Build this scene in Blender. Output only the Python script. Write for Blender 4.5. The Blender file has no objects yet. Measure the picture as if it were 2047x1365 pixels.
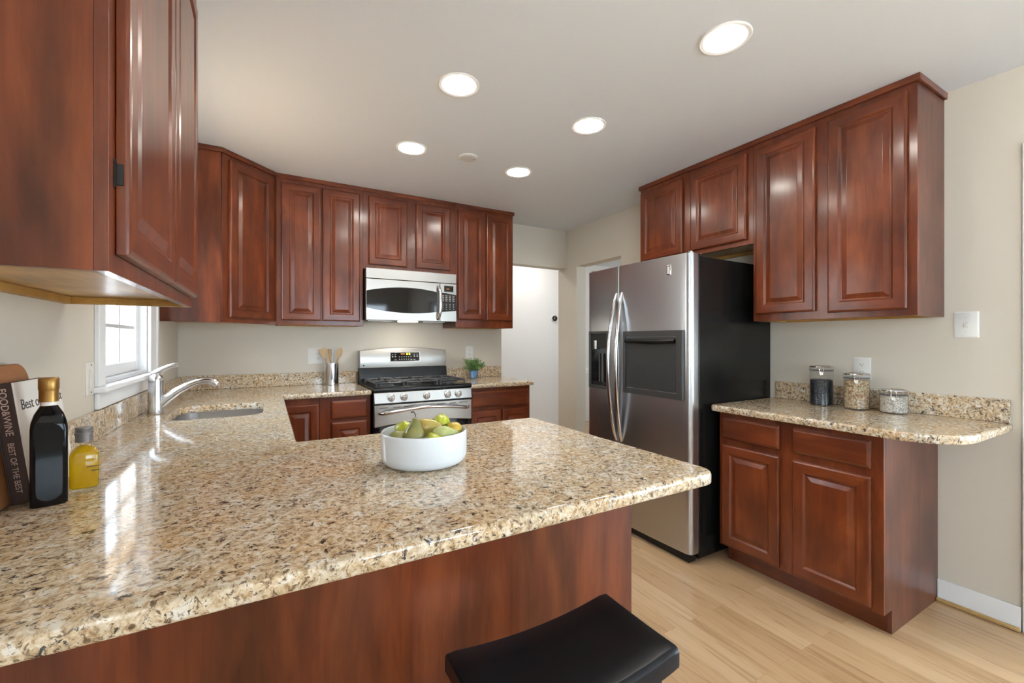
import bpy, bmesh, math, random
from mathutils import Vector, Matrix
from mathutils.geometry import tessellate_polygon
random.seed(7)
PI = math.pi
scene = bpy.context.scene
COL = scene.collection

# ------------------------------------------------------------------ camera
cam_d = bpy.data.cameras.new('camera')
cam_d.sensor_fit = 'HORIZONTAL'
cam_d.sensor_width = 36.0
cam_d.lens = 863.0 / 2047.0 * 36.0
cam_d.shift_y = -2.0 / 2047.0
cam_d.clip_start = 0.02
cam_o = bpy.data.objects.new('camera', cam_d)
COL.objects.link(cam_o)
cam_o.location = (0, 0, 1.27)
cam_o.rotation_euler = (PI / 2, 0, math.radians(-29.66))
scene.camera = cam_o

# ------------------------------------------------------------------ world, exposure
scene.view_settings.view_transform = 'Standard'
scene.view_settings.look = 'None'
scene.view_settings.gamma = 1.0
scene.view_settings.use_curve_mapping = False
scene.view_settings.exposure = 0.88
SKY = 7.0          # daylight strength
LAMP = 46.0        # recessed lamp radiance
w = bpy.data.worlds.new('sky')
scene.world = w
w.use_nodes = True
bg = w.node_tree.nodes['Background']
bg.inputs[0].default_value = (0.72, 0.86, 1.0, 1)
bg.inputs[1].default_value = SKY
sun_d = bpy.data.lights.new('sun', 'SUN'); sun_d.energy = 30.0; sun_d.angle = math.radians(1.0); sun_d.color = (1.0, 0.98, 0.95)
sun_o = bpy.data.objects.new('sun', sun_d); COL.objects.link(sun_o); sun_o.location = (0, 12, 16)
sun_o.rotation_euler = Vector((0.0, -1.0, -1.6)).to_track_quat('-Z', 'Y').to_euler()   # high behind the house: lights the paving outside

# ------------------------------------------------------------------ room numbers (metres)
XL, XR, YB, ZC = -0.545, 2.87, 3.84, 2.47
YF = -3.0           # wall behind the camera
ZU0, ZU1 = 1.384, 2.452

# ------------------------------------------------------------------ materials
MATS = {}
def newmat(name):
    m = bpy.data.materials.new(name); m.use_nodes = True
    nt = m.node_tree
    b = nt.nodes['Principled BSDF']
    MATS[name] = m
    return m, nt, b
def plain(name, col, rough=0.5, metal=0.0, coat=0.0, spec=None, emis=None, es=0.0, aniso=0.0):
    m, nt, b = newmat(name)
    b.inputs['Base Color'].default_value = (*col, 1)
    b.inputs['Roughness'].default_value = rough
    b.inputs['Metallic'].default_value = metal
    b.inputs['Coat Weight'].default_value = coat
    b.inputs['Coat Roughness'].default_value = 0.06
    if spec is not None: b.inputs['Specular IOR Level'].default_value = spec
    if aniso: b.inputs['Anisotropic'].default_value = aniso
    if emis:
        b.inputs['Emission Color'].default_value = (*emis, 1)
        b.inputs['Emission Strength'].default_value = es
    return m
def nd(nt, typ, **kw):
    n = nt.nodes.new(typ)
    for k, v in kw.items():
        if k.startswith('i_'):
            n.inputs[k[2:].replace('_', ' ')].default_value = v
        else: setattr(n, k, v)
    return n
def ramp(nt, stops, interp='LINEAR'):
    r = nt.nodes.new('ShaderNodeValToRGB')
    r.color_ramp.interpolation = interp
    e = r.color_ramp.elements
    while len(e) < len(stops): e.new(0.5)
    for q, (p, c) in zip(e, stops):
        q.position = p; q.color = (*c, 1)
    return r
def objcoord(nt, scale, rand=True):
    tc = nd(nt, 'ShaderNodeTexCoord')
    mp = nd(nt, 'ShaderNodeMapping')
    mp.inputs['Scale'].default_value = scale
    if rand:
        oi = nd(nt, 'ShaderNodeObjectInfo')
        ml = nd(nt, 'ShaderNodeVectorMath', operation='SCALE')
        ml.inputs[0].default_value = (13.0, 7.0, 5.0)
        nt.links.new(oi.outputs['Random'], ml.inputs['Scale'])
        ad = nd(nt, 'ShaderNodeVectorMath', operation='ADD')
        nt.links.new(tc.outputs['Object'], ad.inputs[0])
        nt.links.new(ml.outputs[0], ad.inputs[1])
        nt.links.new(ad.outputs[0], mp.inputs['Vector'])
    else:
        nt.links.new(tc.outputs['Object'], mp.inputs['Vector'])
    return mp
def mixc(nt, fac, a, b, mode='MIX'):
    m = nd(nt, 'ShaderNodeMix', data_type='RGBA', blend_type=mode)
    for s, v in ((0, fac), (6, a), (7, b)):
        if hasattr(v, 'default_value') or hasattr(v, 'links'):
            nt.links.new(v, m.inputs[s])
        else: m.inputs[s].default_value = v if s == 0 else (*v, 1)
    return m.outputs[2]

def wood(name, axis, cols, rough=0.36, coat=0.55, gs=1.0, blotch=0.5, bs=(5, 5, 4)):
    """stained timber; axis = direction of the grain in the object's own space"""
    m, nt, b = newmat(name)
    s = [13.0 * gs] * 3; s[axis] = 2.2 * gs
    mp = objcoord(nt, s)
    n1 = nd(nt, 'ShaderNodeTexNoise', i_Scale=1.0, i_Detail=5.0, i_Roughness=0.6, i_Distortion=0.9)
    nt.links.new(mp.outputs[0], n1.inputs['Vector'])
    f = [150.0 * gs] * 3; f[axis] = 5.0 * gs
    mp2 = objcoord(nt, f)
    n2 = nd(nt, 'ShaderNodeTexNoise', i_Scale=1.0, i_Detail=3.0, i_Roughness=0.7)
    nt.links.new(mp2.outputs[0], n2.inputs['Vector'])
    mp3 = objcoord(nt, bs)
    n3 = nd(nt, 'ShaderNodeTexNoise', i_Scale=1.0, i_Detail=3.0)
    nt.links.new(mp3.outputs[0], n3.inputs['Vector'])
    r1 = ramp(nt, [(0.22, cols[0]), (0.5, cols[1]), (0.80, cols[2])])
    nt.links.new(n1.outputs['Fac'], r1.inputs[0])
    r2 = ramp(nt, [(0.30, (0.84, 0.81, 0.80)), (0.70, (1.06, 1.06, 1.06))])
    nt.links.new(n2.outputs['Fac'], r2.inputs[0])
    r3 = ramp(nt, [(0.35, (1 - blotch * .7,) * 3), (0.65, (1.15,) * 3)])
    nt.links.new(n3.outputs['Fac'], r3.inputs[0])
    c = mixc(nt, 0.7, r1.outputs[0], r2.outputs[0], 'MULTIPLY')
    c = mixc(nt, 0.8, c, r3.outputs[0], 'MULTIPLY')
    nt.links.new(c, b.inputs['Base Color'])
    b.inputs['Roughness'].default_value = rough
    b.inputs['Coat Weight'].default_value = coat
    b.inputs['Coat Roughness'].default_value = 0.17
    b.inputs['Specular IOR Level'].default_value = 0.3
    return m
CH = ((0.088, 0.0165, 0.0055), (0.160, 0.0330, 0.0095), (0.245, 0.060, 0.0155))
CHP = ((0.085, 0.018, 0.0070), (0.175, 0.040, 0.0125), (0.26, 0.070, 0.021))
wood('cherry_v', 2, CH); wood('cherry_h', 0, CH); wood('cherry_hy', 1, CH)
wood('cherry_side', 2, ((0.075, 0.022, 0.014), (0.12, 0.038, 0.022), (0.16, 0.052, 0.032)), 0.35, 0.25)
wood('cherry_panel', 2, CHP, 0.36, 0.3, 0.8, 0.95, (9, 9, 2.2))
wood('maple', 0, ((0.50, 0.30, 0.10), (0.62, 0.40, 0.16), (0.70, 0.48, 0.22)), 0.4, 0.1)
wood('maple_dark', 0, ((0.42, 0.22, 0.05), (0.52, 0.29, 0.075), (0.58, 0.35, 0.10)), 0.45, 0.0)
wood('board_wood', 1, ((0.20, 0.065, 0.018), (0.34, 0.13, 0.038), (0.46, 0.20, 0.065)), 0.4, 0.1, 1.0, 0.5)
wood('utensil_wood', 2, ((0.46, 0.30, 0.15), (0.58, 0.40, 0.22), (0.66, 0.48, 0.30)), 0.6, 0.0)
wood('utensil_amber', 2, ((0.44, 0.20, 0.06), (0.55, 0.28, 0.09), (0.62, 0.36, 0.14)), 0.6, 0.0)

def granite(name):
    m, nt, b = newmat(name)
    tc = nd(nt, 'ShaderNodeTexCoord')
    nz = nd(nt, 'ShaderNodeTexNoise', i_Scale=38.0, i_Detail=3.0)
    nt.links.new(tc.outputs['Object'], nz.inputs['Vector'])
    sb = nd(nt, 'ShaderNodeVectorMath', operation='SUBTRACT'); sb.inputs[1].default_value = (0.5, 0.5, 0.5)
    nt.links.new(nz.outputs['Color'], sb.inputs[0])
    sc = nd(nt, 'ShaderNodeVectorMath', operation='SCALE'); sc.inputs['Scale'].default_value = 0.028
    nt.links.new(sb.outputs[0], sc.inputs[0])
    ad = nd(nt, 'ShaderNodeVectorMath', operation='ADD')
    nt.links.new(tc.outputs['Object'], ad.inputs[0]); nt.links.new(sc.outputs[0], ad.inputs[1])
    def nfac(scale, det, rough, off, stops):
        o = nd(nt, 'ShaderNodeVectorMath', operation='ADD'); o.inputs[1].default_value = off
        nt.links.new(ad.outputs[0], o.inputs[0])
        n = nd(nt, 'ShaderNodeTexNoise', i_Scale=scale, i_Detail=det, i_Roughness=rough, i_Distortion=0.3)
        nt.links.new(o.outputs[0], n.inputs['Vector'])
        r = ramp(nt, stops); nt.links.new(n.outputs['Fac'], r.inputs[0])
        return r.outputs[0]
    B0, W0 = (0, 0, 0), (1, 1, 1)
    c = nfac(85.0, 7.0, 0.68, (0, 0, 0), [(0.32, (0.20, 0.125, 0.075)), (0.41, (0.44, 0.32, 0.20)), (0.49, (0.60, 0.485, 0.345)), (0.57, (0.71, 0.625, 0.50)), (0.67, (0.80, 0.755, 0.67))])
    gold = nfac(6.0, 4.0, 0.6, (3, 1, 2), [(0.36, (0.92, 0.96, 1.0)), (0.5, (1.0, 0.945, 0.85)), (0.66, (1.0, 0.84, 0.62))])
    c = mixc(nt, 0.75, c, gold, 'MULTIPLY')
    c = mixc(nt, nfac(38.0, 5.0, 0.6, (5, 0, 1), [(0.56, B0), (0.64, (0.9,) * 3)]), c, (0.78, 0.74, 0.66))          # pale quartz
    c = mixc(nt, nfac(105.0, 4.0, 0.65, (1, 4, 2), [(0.56, B0), (0.62, (0.85,) * 3)]), c, (0.115, 0.065, 0.04))   # brown grains
    c = mixc(nt, nfac(52.0, 6.0, 0.74, (2, 7, 5), [(0.572, B0), (0.615, (0.95,) * 3)]), c, (0.032, 0.030, 0.034))   # black mica
    c = mixc(nt, nfac(14.0, 3.0, 0.55, (8, 2, 9), [(0.63, B0), (0.75, (0.45,) * 3)]), c, (0.23, 0.14, 0.085))     # brown drifts
    nt.links.new(c, b.inputs['Base Color'])
    b.inputs['Roughness'].default_value = 0.075
    b.inputs['Specular IOR Level'].default_value = 0.6
    return m
granite('granite')

def paint(name, col, rough=0.6, bump=0.02):
    m, nt, b = newmat(name)
    b.inputs['Base Color'].default_value = (*col, 1)
    b.inputs['Roughness'].default_value = rough
    mp = objcoord(nt, (1, 1, 1), False)
    n = nd(nt, 'ShaderNodeTexNoise', i_Scale=300.0, i_Detail=2.0)
    nt.links.new(mp.outputs[0], n.inputs['Vector'])
    bp = nd(nt, 'ShaderNodeBump', i_Strength=bump, i_Distance=0.002)
    nt.links.new(n.outputs['Fac'], bp.inputs['Height'])
    nt.links.new(bp.outputs[0], b.inputs['Normal'])
    return m
paint('wall_paint', (0.66, 0.605, 0.515))
paint('hall_paint', (0.72, 0.705, 0.68))
paint('ceiling_paint', (0.78, 0.83, 0.885))
paint('white_trim', (0.83, 0.84, 0.85), 0.35, 0.0)
paint('outside_siding', (0.82, 0.82, 0.80), 0.7)
plain('outside_ground', (0.68, 0.70, 0.72), 0.9)

def floor_mat():
    m, nt, b = newmat('oak_floor')
    tc = nd(nt, 'ShaderNodeTexCoord')
    mp = nd(nt, 'ShaderNodeMapping'); mp.inputs['Rotation'].default_value = (0, 0, PI / 2)
    nt.links.new(tc.outputs['Object'], mp.inputs['Vector'])
    br = nd(nt, 'ShaderNodeTexBrick', offset=0.37, offset_frequency=2)
    br.inputs['Scale'].default_value = 1.0
    br.inputs['Brick Width'].default_value = 0.95
    br.inputs['Row Height'].default_value = 0.083
    br.inputs['Mortar Size'].default_value = 0.0009
    br.inputs['Mortar Smooth'].default_value = 0.3
    br.inputs['Color1'].default_value = (0.0, 0.0, 0.0, 1)
    br.inputs['Color2'].default_value = (1.0, 1.0, 1.0, 1)
    br.inputs['Mortar'].default_value = (0.5, 0.5, 0.5, 1)
    nt.links.new(mp.outputs[0], br.inputs['Vector'])
    r = ramp(nt, [(0.0, (0.45, 0.285, 0.150)), (0.5, (0.52, 0.345, 0.192)), (1.0, (0.58, 0.405, 0.24))])
    nt.links.new(br.outputs['Color'], r.inputs[0])
    sp = nd(nt, 'ShaderNodeVectorMath', operation='SCALE'); sp.inputs['Scale'].default_value = 6.0
    nt.links.new(br.outputs['Color'], sp.inputs[0])
    mg = nd(nt, 'ShaderNodeMapping'); mg.inputs['Scale'].default_value = (34, 2.1, 1)
    ad = nd(nt, 'ShaderNodeVectorMath', operation='ADD')
    nt.links.new(tc.outputs['Object'], mg.inputs['Vector'])
    nt.links.new(mg.outputs[0], ad.inputs[0]); nt.links.new(sp.outputs[0], ad.inputs[1])
    n = nd(nt, 'ShaderNodeTexNoise', i_Scale=1.0, i_Detail=7.0, i_Roughness=0.66, i_Distortion=1.2)
    nt.links.new(ad.outputs[0], n.inputs['Vector'])
    rg = ramp(nt, [(0.34, (0.62, 0.53, 0.44)), (0.47, (0.97, 0.96, 0.95)), (0.7, (1.08, 1.07, 1.05))])
    nt.links.new(n.outputs['Fac'], rg.inputs[0])
    c = mixc(nt, 0.85, r.outputs[0], rg.outputs[0], 'MULTIPLY')
    c = mixc(nt, br.outputs['Fac'], c, (0.40, 0.25, 0.12))
    nt.links.new(c, b.inputs['Base Color'])
    b.inputs['Roughness'].default_value = 0.3
    return m
floor_mat()

def steel(name, col=(0.60, 0.59, 0.575), rough=0.27, axis=2, sc=900.0, var=0.2):
    """brushed stainless; axis = direction of the brushing in the object's own space"""
    m, nt, b = newmat(name)
    b.inputs['Base Color'].default_value = (*col, 1)
    b.inputs['Metallic'].default_value = 1.0
    s = [sc] * 3; s[axis] = 4.0
    mp = objcoord(nt, s)
    n = nd(nt, 'ShaderNodeTexNoise', i_Scale=1.0, i_Detail=2.0)
    nt.links.new(mp.outputs[0], n.inputs['Vector'])
    mr = nd(nt, 'ShaderNodeMapRange'); mr.inputs['To Min'].default_value = rough * (1 - var); mr.inputs['To Max'].default_value = rough * (1 + var)
    nt.links.new(n.outputs['Fac'], mr.inputs[0]); nt.links.new(mr.outputs[0], b.inputs['Roughness'])
    return m
steel('steel_x', axis=0, col=(0.42, 0.405, 0.38), rough=0.29, var=0.05); steel('steel_y', axis=1, col=(0.50, 0.51, 0.52), rough=0.29, var=0.0); steel('steel_z', axis=2)
steel('steel_sink', axis=0, col=(0.62, 0.61, 0.60), rough=0.3)
plain('brushed_nickel', (0.66, 0.66, 0.67), 0.26, 1.0)
plain('polished_steel', (0.72, 0.72, 0.74), 0.13, 1.0)
plain('knob_silver', (0.78, 0.77, 0.75), 0.32, 0.75)
plain('chrome', (0.85, 0.85, 0.86), 0.06, 1.0)
plain('black_enamel', (0.009, 0.009, 0.009), 0.24, 0.0, 0.0, 0.3)
plain('black_gloss', (0.006, 0.006, 0.007), 0.06)
plain('black_matte', (0.010, 0.010, 0.010), 0.55)
plain('cast_iron', (0.06, 0.063, 0.07), 0.3)
plain('dark_plastic', (0.032, 0.032, 0.032), 0.42)
plain('dark_plastic_frame', (0.045, 0.045, 0.045), 0.35)
plain('fridge_side', (0.009, 0.009, 0.009), 0.22, 0.0, 0.0, 0.3)
plain('stool_black', (0.006, 0.0075, 0.011), 0.3, 0.0, 0.0, 0.32)
plain('white_plastic', (0.80, 0.79, 0.76), 0.35)
plain('ivory_plastic', (0.74, 0.71, 0.65), 0.35)
plain('slot_dark', (0.05, 0.045, 0.04), 0.6)
plain('grey_vinyl', (0.55, 0.56, 0.57), 0.4)
plain('porcelain', (0.76, 0.81, 0.86), 0.07, 0.0, 0.3)
plain('lamp_trim', (0.80, 0.80, 0.79), 0.4)
plain('speaker_white', (0.66, 0.66, 0.655), 0.6)
plain('lamp_lens', (1, 1, 1), 0.5, emis=(1.0, 0.94, 0.85), es=LAMP)
plain('added_hall_lens', (1, 1, 1), 0.5, emis=(1.0, 0.97, 0.93), es=LAMP * 0.42)  # glow of the unseen lamps added beyond the openings
plain('hood_lens', (1, 1, 1), 0.5, emis=(1.0, 0.93, 0.82), es=28.0)
plain('display_digits', (0.5, 0.6, 0.02), 0.5, emis=(0.85, 1.0, 0.08), es=1.6)
plain('display_amber', (0.3, 0.12, 0.02), 0.5, emis=(0.9, 0.35, 0.05), es=0.12)
plain('key_print', (0.42, 0.42, 0.40), 0.6)
plain('glass_black', (0.004, 0.004, 0.005), 0.05, 0.0, 0.2)
plain('bottle_black', (0.004, 0.0045, 0.006), 0.1, 0.0, 0.0, 0.25)
plain('cap_gold', (0.36, 0.20, 0.055), 0.36, 0.75)
plain('cap_grey', (0.20, 0.18, 0.17), 0.42, 0.3)
plain('paper_white', (0.80, 0.77, 0.72), 0.55)
plain('book_dark', (0.035, 0.018, 0.015), 0.4)
plain('print_dark', (0.055, 0.045, 0.05), 0.6)
plain('print_pale', (0.55, 0.40, 0.33), 0.6)
plain('stem_brown', (0.035, 0.018, 0.010), 0.6)
plain('thermostat_dark', (0.03, 0.02, 0.015), 0.2)
plain('gasket', (0.10, 0.10, 0.10), 0.5)
plain('soil', (0.05, 0.035, 0.022), 0.9)
plain('screw_metal', (0.35, 0.33, 0.30), 0.4, 1.0)
plain('utensil_white', (0.66, 0.72, 0.80), 0.4)
plain('glass_pebbles', (0.50, 0.60, 0.70), 0.25)

def clear(name, tint=(0.96, 0.98, 0.98), gloss=0.5):
    """thin clear pane or wall: see-through with mirror reflections at grazing angles"""
    m = bpy.data.materials.new(name); m.use_nodes = True; MATS[name] = m
    nt = m.node_tree; nt.nodes.clear()
    out = nd(nt, 'ShaderNodeOutputMaterial')
    tr = nd(nt, 'ShaderNodeBsdfTransparent'); tr.inputs[0].default_value = (*tint, 1)
    gl = nd(nt, 'ShaderNodeBsdfGlossy'); gl.inputs['Roughness'].default_value = 0.03
    lw = nd(nt, 'ShaderNodeLayerWeight'); lw.inputs[0].default_value = 0.5
    pw = nd(nt, 'ShaderNodeMath', operation='POWER'); pw.inputs[1].default_value = 5.0
    nt.links.new(lw.outputs['Facing'], pw.inputs[0])
    ma = nd(nt, 'ShaderNodeMath', operation='MULTIPLY_ADD'); ma.inputs[1].default_value = 0.9; ma.inputs[2].default_value = 0.04
    nt.links.new(pw.outputs[0], ma.inputs[0])
    ml = nd(nt, 'ShaderNodeMath', operation='MULTIPLY'); ml.inputs[1].default_value = gloss; ml.use_clamp = True
    nt.links.new(ma.outputs[0], ml.inputs[0])
    mx = nd(nt, 'ShaderNodeMixShader')
    nt.links.new(ml.outputs[0], mx.inputs[0]); nt.links.new(tr.outputs[0], mx.inputs[1]); nt.links.new(gl.outputs[0], mx.inputs[2])
    nt.links.new(mx.outputs[0], out.inputs[0])
    return m
clear('window_glass', (0.97, 0.985, 0.985), 1.0)
clear('acrylic', (0.93, 0.94, 0.94), 1.3)
clear('bottle_glass', (0.96, 0.95, 0.86), 1.2)
clear('pot_glass', (0.72, 0.84, 0.95), 1.5)
def oil():
    m = bpy.data.materials.new('olive_oil'); m.use_nodes = True; MATS['olive_oil'] = m
    nt = m.node_tree; b = nt.nodes['Principled BSDF']
    b.inputs['Base Color'].default_value = (0.80, 0.54, 0.015, 1); b.inputs['Roughness'].default_value = 0.08
    tr = nd(nt, 'ShaderNodeBsdfTransparent'); tr.inputs[0].default_value = (0.95, 0.80, 0.12, 1)
    mx = nd(nt, 'ShaderNodeMixShader'); mx.inputs[0].default_value = 0.42
    nt.links.new(tr.outputs[0], mx.inputs[1]); nt.links.new(b.outputs[0], mx.inputs[2])
    nt.links.new(mx.outputs[0], nt.nodes['Material Output'].inputs[0])
oil()
def grains(name, stops, scale, rough=0.6, coat=0.0):
    m, nt, b = newmat(name)
    mp = objcoord(nt, (1, 1, 1.0))
    v = nd(nt, 'ShaderNodeTexVoronoi', i_Scale=scale)
    nt.links.new(mp.outputs[0], v.inputs['Vector'])
    sp = nd(nt, 'ShaderNodeSeparateColor'); nt.links.new(v.outputs['Color'], sp.inputs[0])
    r = ramp(nt, stops); nt.links.new(sp.outputs[0], r.inputs[0])
    rd = ramp(nt, [(0.0, (1, 1, 1)), (0.45, (0.9, 0.9, 0.9)), (0.75, (0.35, 0.33, 0.3))])
    nt.links.new(v.outputs['Distance'], rd.inputs[0])
    c = mixc(nt, 0.8, r.outputs[0], rd.outputs[0], 'MULTIPLY')
    nt.links.new(c, b.inputs['Base Color'])
    b.inputs['Roughness'].default_value = rough; b.inputs['Coat Weight'].default_value = coat
    bp = nd(nt, 'ShaderNodeBump', i_Strength=0.6, i_Distance=0.004); bp.invert = True
    nt.links.new(v.outputs['Distance'], bp.inputs['Height']); nt.links.new(bp.outputs[0], b.inputs['Normal'])
grains('black_beans', [(0, (0.010, 0.013, 0.020)), (1, (0.030, 0.036, 0.050))], 130, 0.3)
grains('mixed_oats', [(0, (0.42, 0.22, 0.10)), (0.4, (0.62, 0.44, 0.27)), (0.8, (0.74, 0.62, 0.44)), (1, (0.34, 0.28, 0.12))], 115, 0.7)
grains('white_grain', [(0, (0.60, 0.54, 0.46)), (0.5, (0.76, 0.71, 0.64)), (1, (0.82, 0.79, 0.74))], 160, 0.7)
def pear_skin(name, a, bcol):
    m, nt, b = newmat(name)
    mp = objcoord(nt, (1, 1, 1))
    n = nd(nt, 'ShaderNodeTexNoise', i_Scale=28.0, i_Detail=4.0)
    nt.links.new(mp.outputs[0], n.inputs['Vector'])
    r = ramp(nt, [(0.38, a), (0.66, bcol)]); nt.links.new(n.outputs['Fac'], r.inputs[0])
    n2 = nd(nt, 'ShaderNodeTexNoise', i_Scale=420.0, i_Detail=1.0)
    nt.links.new(mp.outputs[0], n2.inputs['Vector'])
    r2 = ramp(nt, [(0.66, (1, 1, 1)), (0.72, (0.7, 0.62, 0.5))]); nt.links.new(n2.outputs['Fac'], r2.inputs[0])
    c = mixc(nt, 0.6, r.outputs[0], r2.outputs[0], 'MULTIPLY')
    nt.links.new(c, b.inputs['Base Color'])
    b.inputs['Roughness'].default_value = 0.28; b.inputs['Coat Weight'].default_value = 0.25
pear_skin('pear_lime', (0.42, 0.50, 0.035), (0.55, 0.60, 0.06))
pear_skin('pear_olive', (0.20, 0.21, 0.065), (0.30, 0.27, 0.09))
pear_skin('pear_tan', (0.48, 0.40, 0.10), (0.55, 0.36, 0.11))
pear_skin('pear_pale', (0.40, 0.47, 0.15), (0.52, 0.55, 0.24))
pear_skin('pear_gold', (0.55, 0.43, 0.055), (0.62, 0.37, 0.06))
def leafmat():
    m, nt, b = newmat('leaf_green')
    mp = objcoord(nt, (1, 1, 1)); n = nd(nt, 'ShaderNodeTexNoise', i_Scale=60.0)
    nt.links.new(mp.outputs[0], n.inputs['Vector'])
    r = ramp(nt, [(0.3, (0.05, 0.13, 0.03)), (0.5, (0.13, 0.27, 0.07)), (0.7, (0.34, 0.45, 0.18))]); nt.links.new(n.outputs['Fac'], r.inputs[0])
    nt.links.new(r.outputs[0], b.inputs['Base Color']); b.inputs['Roughness'].default_value = 0.5
leafmat()

# ------------------------------------------------------------------ mesh helpers
ROOTM = {}
class MB:
    def __init__(s, M=None):
        s.v = []; s.f = []; s.mi = []; s.M = M
    def add(s, verts, faces, mi=0):
        o = len(s.v)
        for p in verts:
            p = Vector(p)
            s.v.append(s.M @ p if s.M is not None else p)
        for f in faces:
            s.f.append([o + i for i in f]); s.mi.append(mi)
        return s
    def box(s, x0, x1, y0, y1, z0, z1, mi=0):
        return s.add([(x0, y0, z0), (x1, y0, z0), (x1, y1, z0), (x0, y1, z0), (x0, y0, z1), (x1, y0, z1), (x1, y1, z1), (x0, y1, z1)],
                     [(0, 3, 2, 1), (4, 5, 6, 7), (0, 1, 5, 4), (1, 2, 6, 5), (2, 3, 7, 6), (3, 0, 4, 7)], mi)
    def loft(s, rings, cap0=True, cap1=True, mi=0):
        n = len(rings[0]); vs = [p for r in rings for p in r]; fs = []
        for k in range(len(rings) - 1):
            for i in range(n):
                j = (i + 1) % n
                fs.append((k * n + i, k * n + j, (k + 1) * n + j, (k + 1) * n + i))
        if cap0: fs.append(tuple(range(n - 1, -1, -1)))
        if cap1: fs.append(tuple((len(rings) - 1) * n + i for i in range(n)))
        return s.add(vs, fs, mi)
    def lathe(s, prof, c=(0, 0, 0), n=40, cap0=True, cap1=True, mi=0):
        rings = [[(c[0] + r * math.cos(2 * PI * i / n), c[1] + r * math.sin(2 * PI * i / n), c[2] + z) for i in range(n)] for r, z in prof]
        return s.loft(rings, cap0, cap1, mi)
    def tube(s, pts, rad, n=12, mi=0, flat=1.0, up=(0, 0, 1)):
        pts = [Vector(p) for p in pts]
        if not hasattr(rad, '__len__'): rad = [rad] * len(pts)
        rings = []
        for i, p in enumerate(pts):
            t = (pts[min(i + 1, len(pts) - 1)] - pts[max(i - 1, 0)]).normalized()
            u = Vector(up)
            if abs(t.dot(u)) > 0.95: u = Vector((0, 1, 0))
            a = t.cross(u).normalized(); b = a.cross(t).normalized()
            rings.append([p + a * rad[i] * math.cos(2 * PI * k / n) + b * rad[i] * flat * math.sin(2 * PI * k / n) for k in range(n)])
        return s.loft(rings, True, True, mi)
    def prism(s, poly, z0, z1, mi=0, plane='xy', d=None):
        """extrude a 2-D polygon; plane 'xy' along z, 'xz' along y, 'yz' along x"""
        if plane == 'xy': A = [(p[0], p[1], z0) for p in poly]; B = [(p[0], p[1], z1) for p in poly]
        elif plane == 'xz': A = [(p[0], z0, p[1]) for p in poly]; B = [(p[0], z1, p[1]) for p in poly]
        else: A = [(z0, p[0], p[1]) for p in poly]; B = [(z1, p[0], p[1]) for p in poly]
        n = len(poly)
        tri = tessellate_polygon([[Vector((p[0], p[1], 0)) for p in poly]])
        fs = [(i, (i + 1) % n, n + (i + 1) % n, n + i) for i in range(n)]
        fs += [tuple(t) for t in tri] + [tuple(n + i for i in t) for t in tri]
        return s.add(A + B, fs, mi)
    def build(s, name, mat, parent=None, world=False, smooth=True, bevel=0.0, seg=2, angle=35, subsurf=0):
        vs = s.v
        if parent is not None and world:
            Mi = ROOTM[parent.name].inverted()
            vs = [Mi @ p for p in vs]
        me = bpy.data.meshes.new(name)
        me.from_pydata([tuple(p) for p in vs], [], s.f)
        mats = mat if isinstance(mat, (list, tuple)) else [mat]
        for q in mats: me.materials.append(MATS[q])
        for p, k in zip(me.polygons, s.mi): p.material_index = k
        bm = bmesh.new(); bm.from_mesh(me)
        bmesh.ops.recalc_face_normals(bm, faces=bm.faces)
        bm.to_mesh(me); bm.free()
        me.update()
        o = bpy.data.objects.new(name, me)
        COL.objects.link(o)
        if parent is not None:
            o.parent = parent
            ROOTM[o.name] = ROOTM[parent.name]
        else: ROOTM[o.name] = Matrix.Identity(4)
        if bevel > 0:
            md = o.modifiers.new('bevel', 'BEVEL'); md.width = bevel; md.segments = seg; md.limit_method = 'ANGLE'; md.angle_limit = math.radians(30)
        if subsurf:
            md = o.modifiers.new('sub', 'SUBSURF'); md.levels = subsurf; md.render_levels = subsurf
        if smooth:
            for p in me.polygons: p.use_smooth = True
            if not subsurf:
                try: me.set_sharp_from_angle(angle=math.radians(angle))
                except Exception: pass
        return o

def thing(name, label, cat, loc=(0, 0, 0), rz=0.0, group=None, kind=None):
    o = bpy.data.objects.new(name, None); COL.objects.link(o)
    o.empty_display_size = 0.05
    o.location = loc; o.rotation_euler = (0, 0, rz)
    if kind: o['kind'] = kind
    else: o['label'] = label; o['category'] = cat
    if group: o['group'] = group
    ROOTM[o.name] = Matrix.Translation(Vector(loc)) @ Matrix.Rotation(rz, 4, 'Z')
    return o
def tag(o, label, cat, group=None):
    o['label'] = label; o['category'] = cat
    if group: o['group'] = group
    return o
def struct(o, label=None):
    o['kind'] = 'structure'
    return o
def dup(root, loc, label=None, rz=None):
    r = root.copy(); COL.objects.link(r); r.location = loc
    if rz is not None: r.rotation_euler = (0, 0, rz)
    if label: r['label'] = label
    for ch in list(root.children):
        c = ch.copy(); COL.objects.link(c); c.parent = r
        for g in list(ch.children):
            d = g.copy(); COL.objects.link(d); d.parent = c
    return r
def rrect(x0, x1, y0, y1, r, n=6):
    """rounded rectangle, r may be a list for corners (x1y0, x1y1, x0y1, x0y0)"""
    rs = r if hasattr(r, '__len__') else [r] * 4
    out = []
    for (cx, cy, a0, q) in ((x1, y0, -PI / 2, rs[0]), (x1, y1, 0, rs[1]), (x0, y1, PI / 2, rs[2]), (x0, y0, PI, rs[3])):
        if q <= 0: out.append((cx, cy)); continue
        ox = cx - q if cx == x1 else cx + q; oy = cy - q if cy == y1 else cy + q
        for i in range(n + 1):
            a = a0 + PI / 2 * i / n
            out.append((ox + q * math.cos(a), oy + q * math.sin(a)))
    return out
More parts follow.
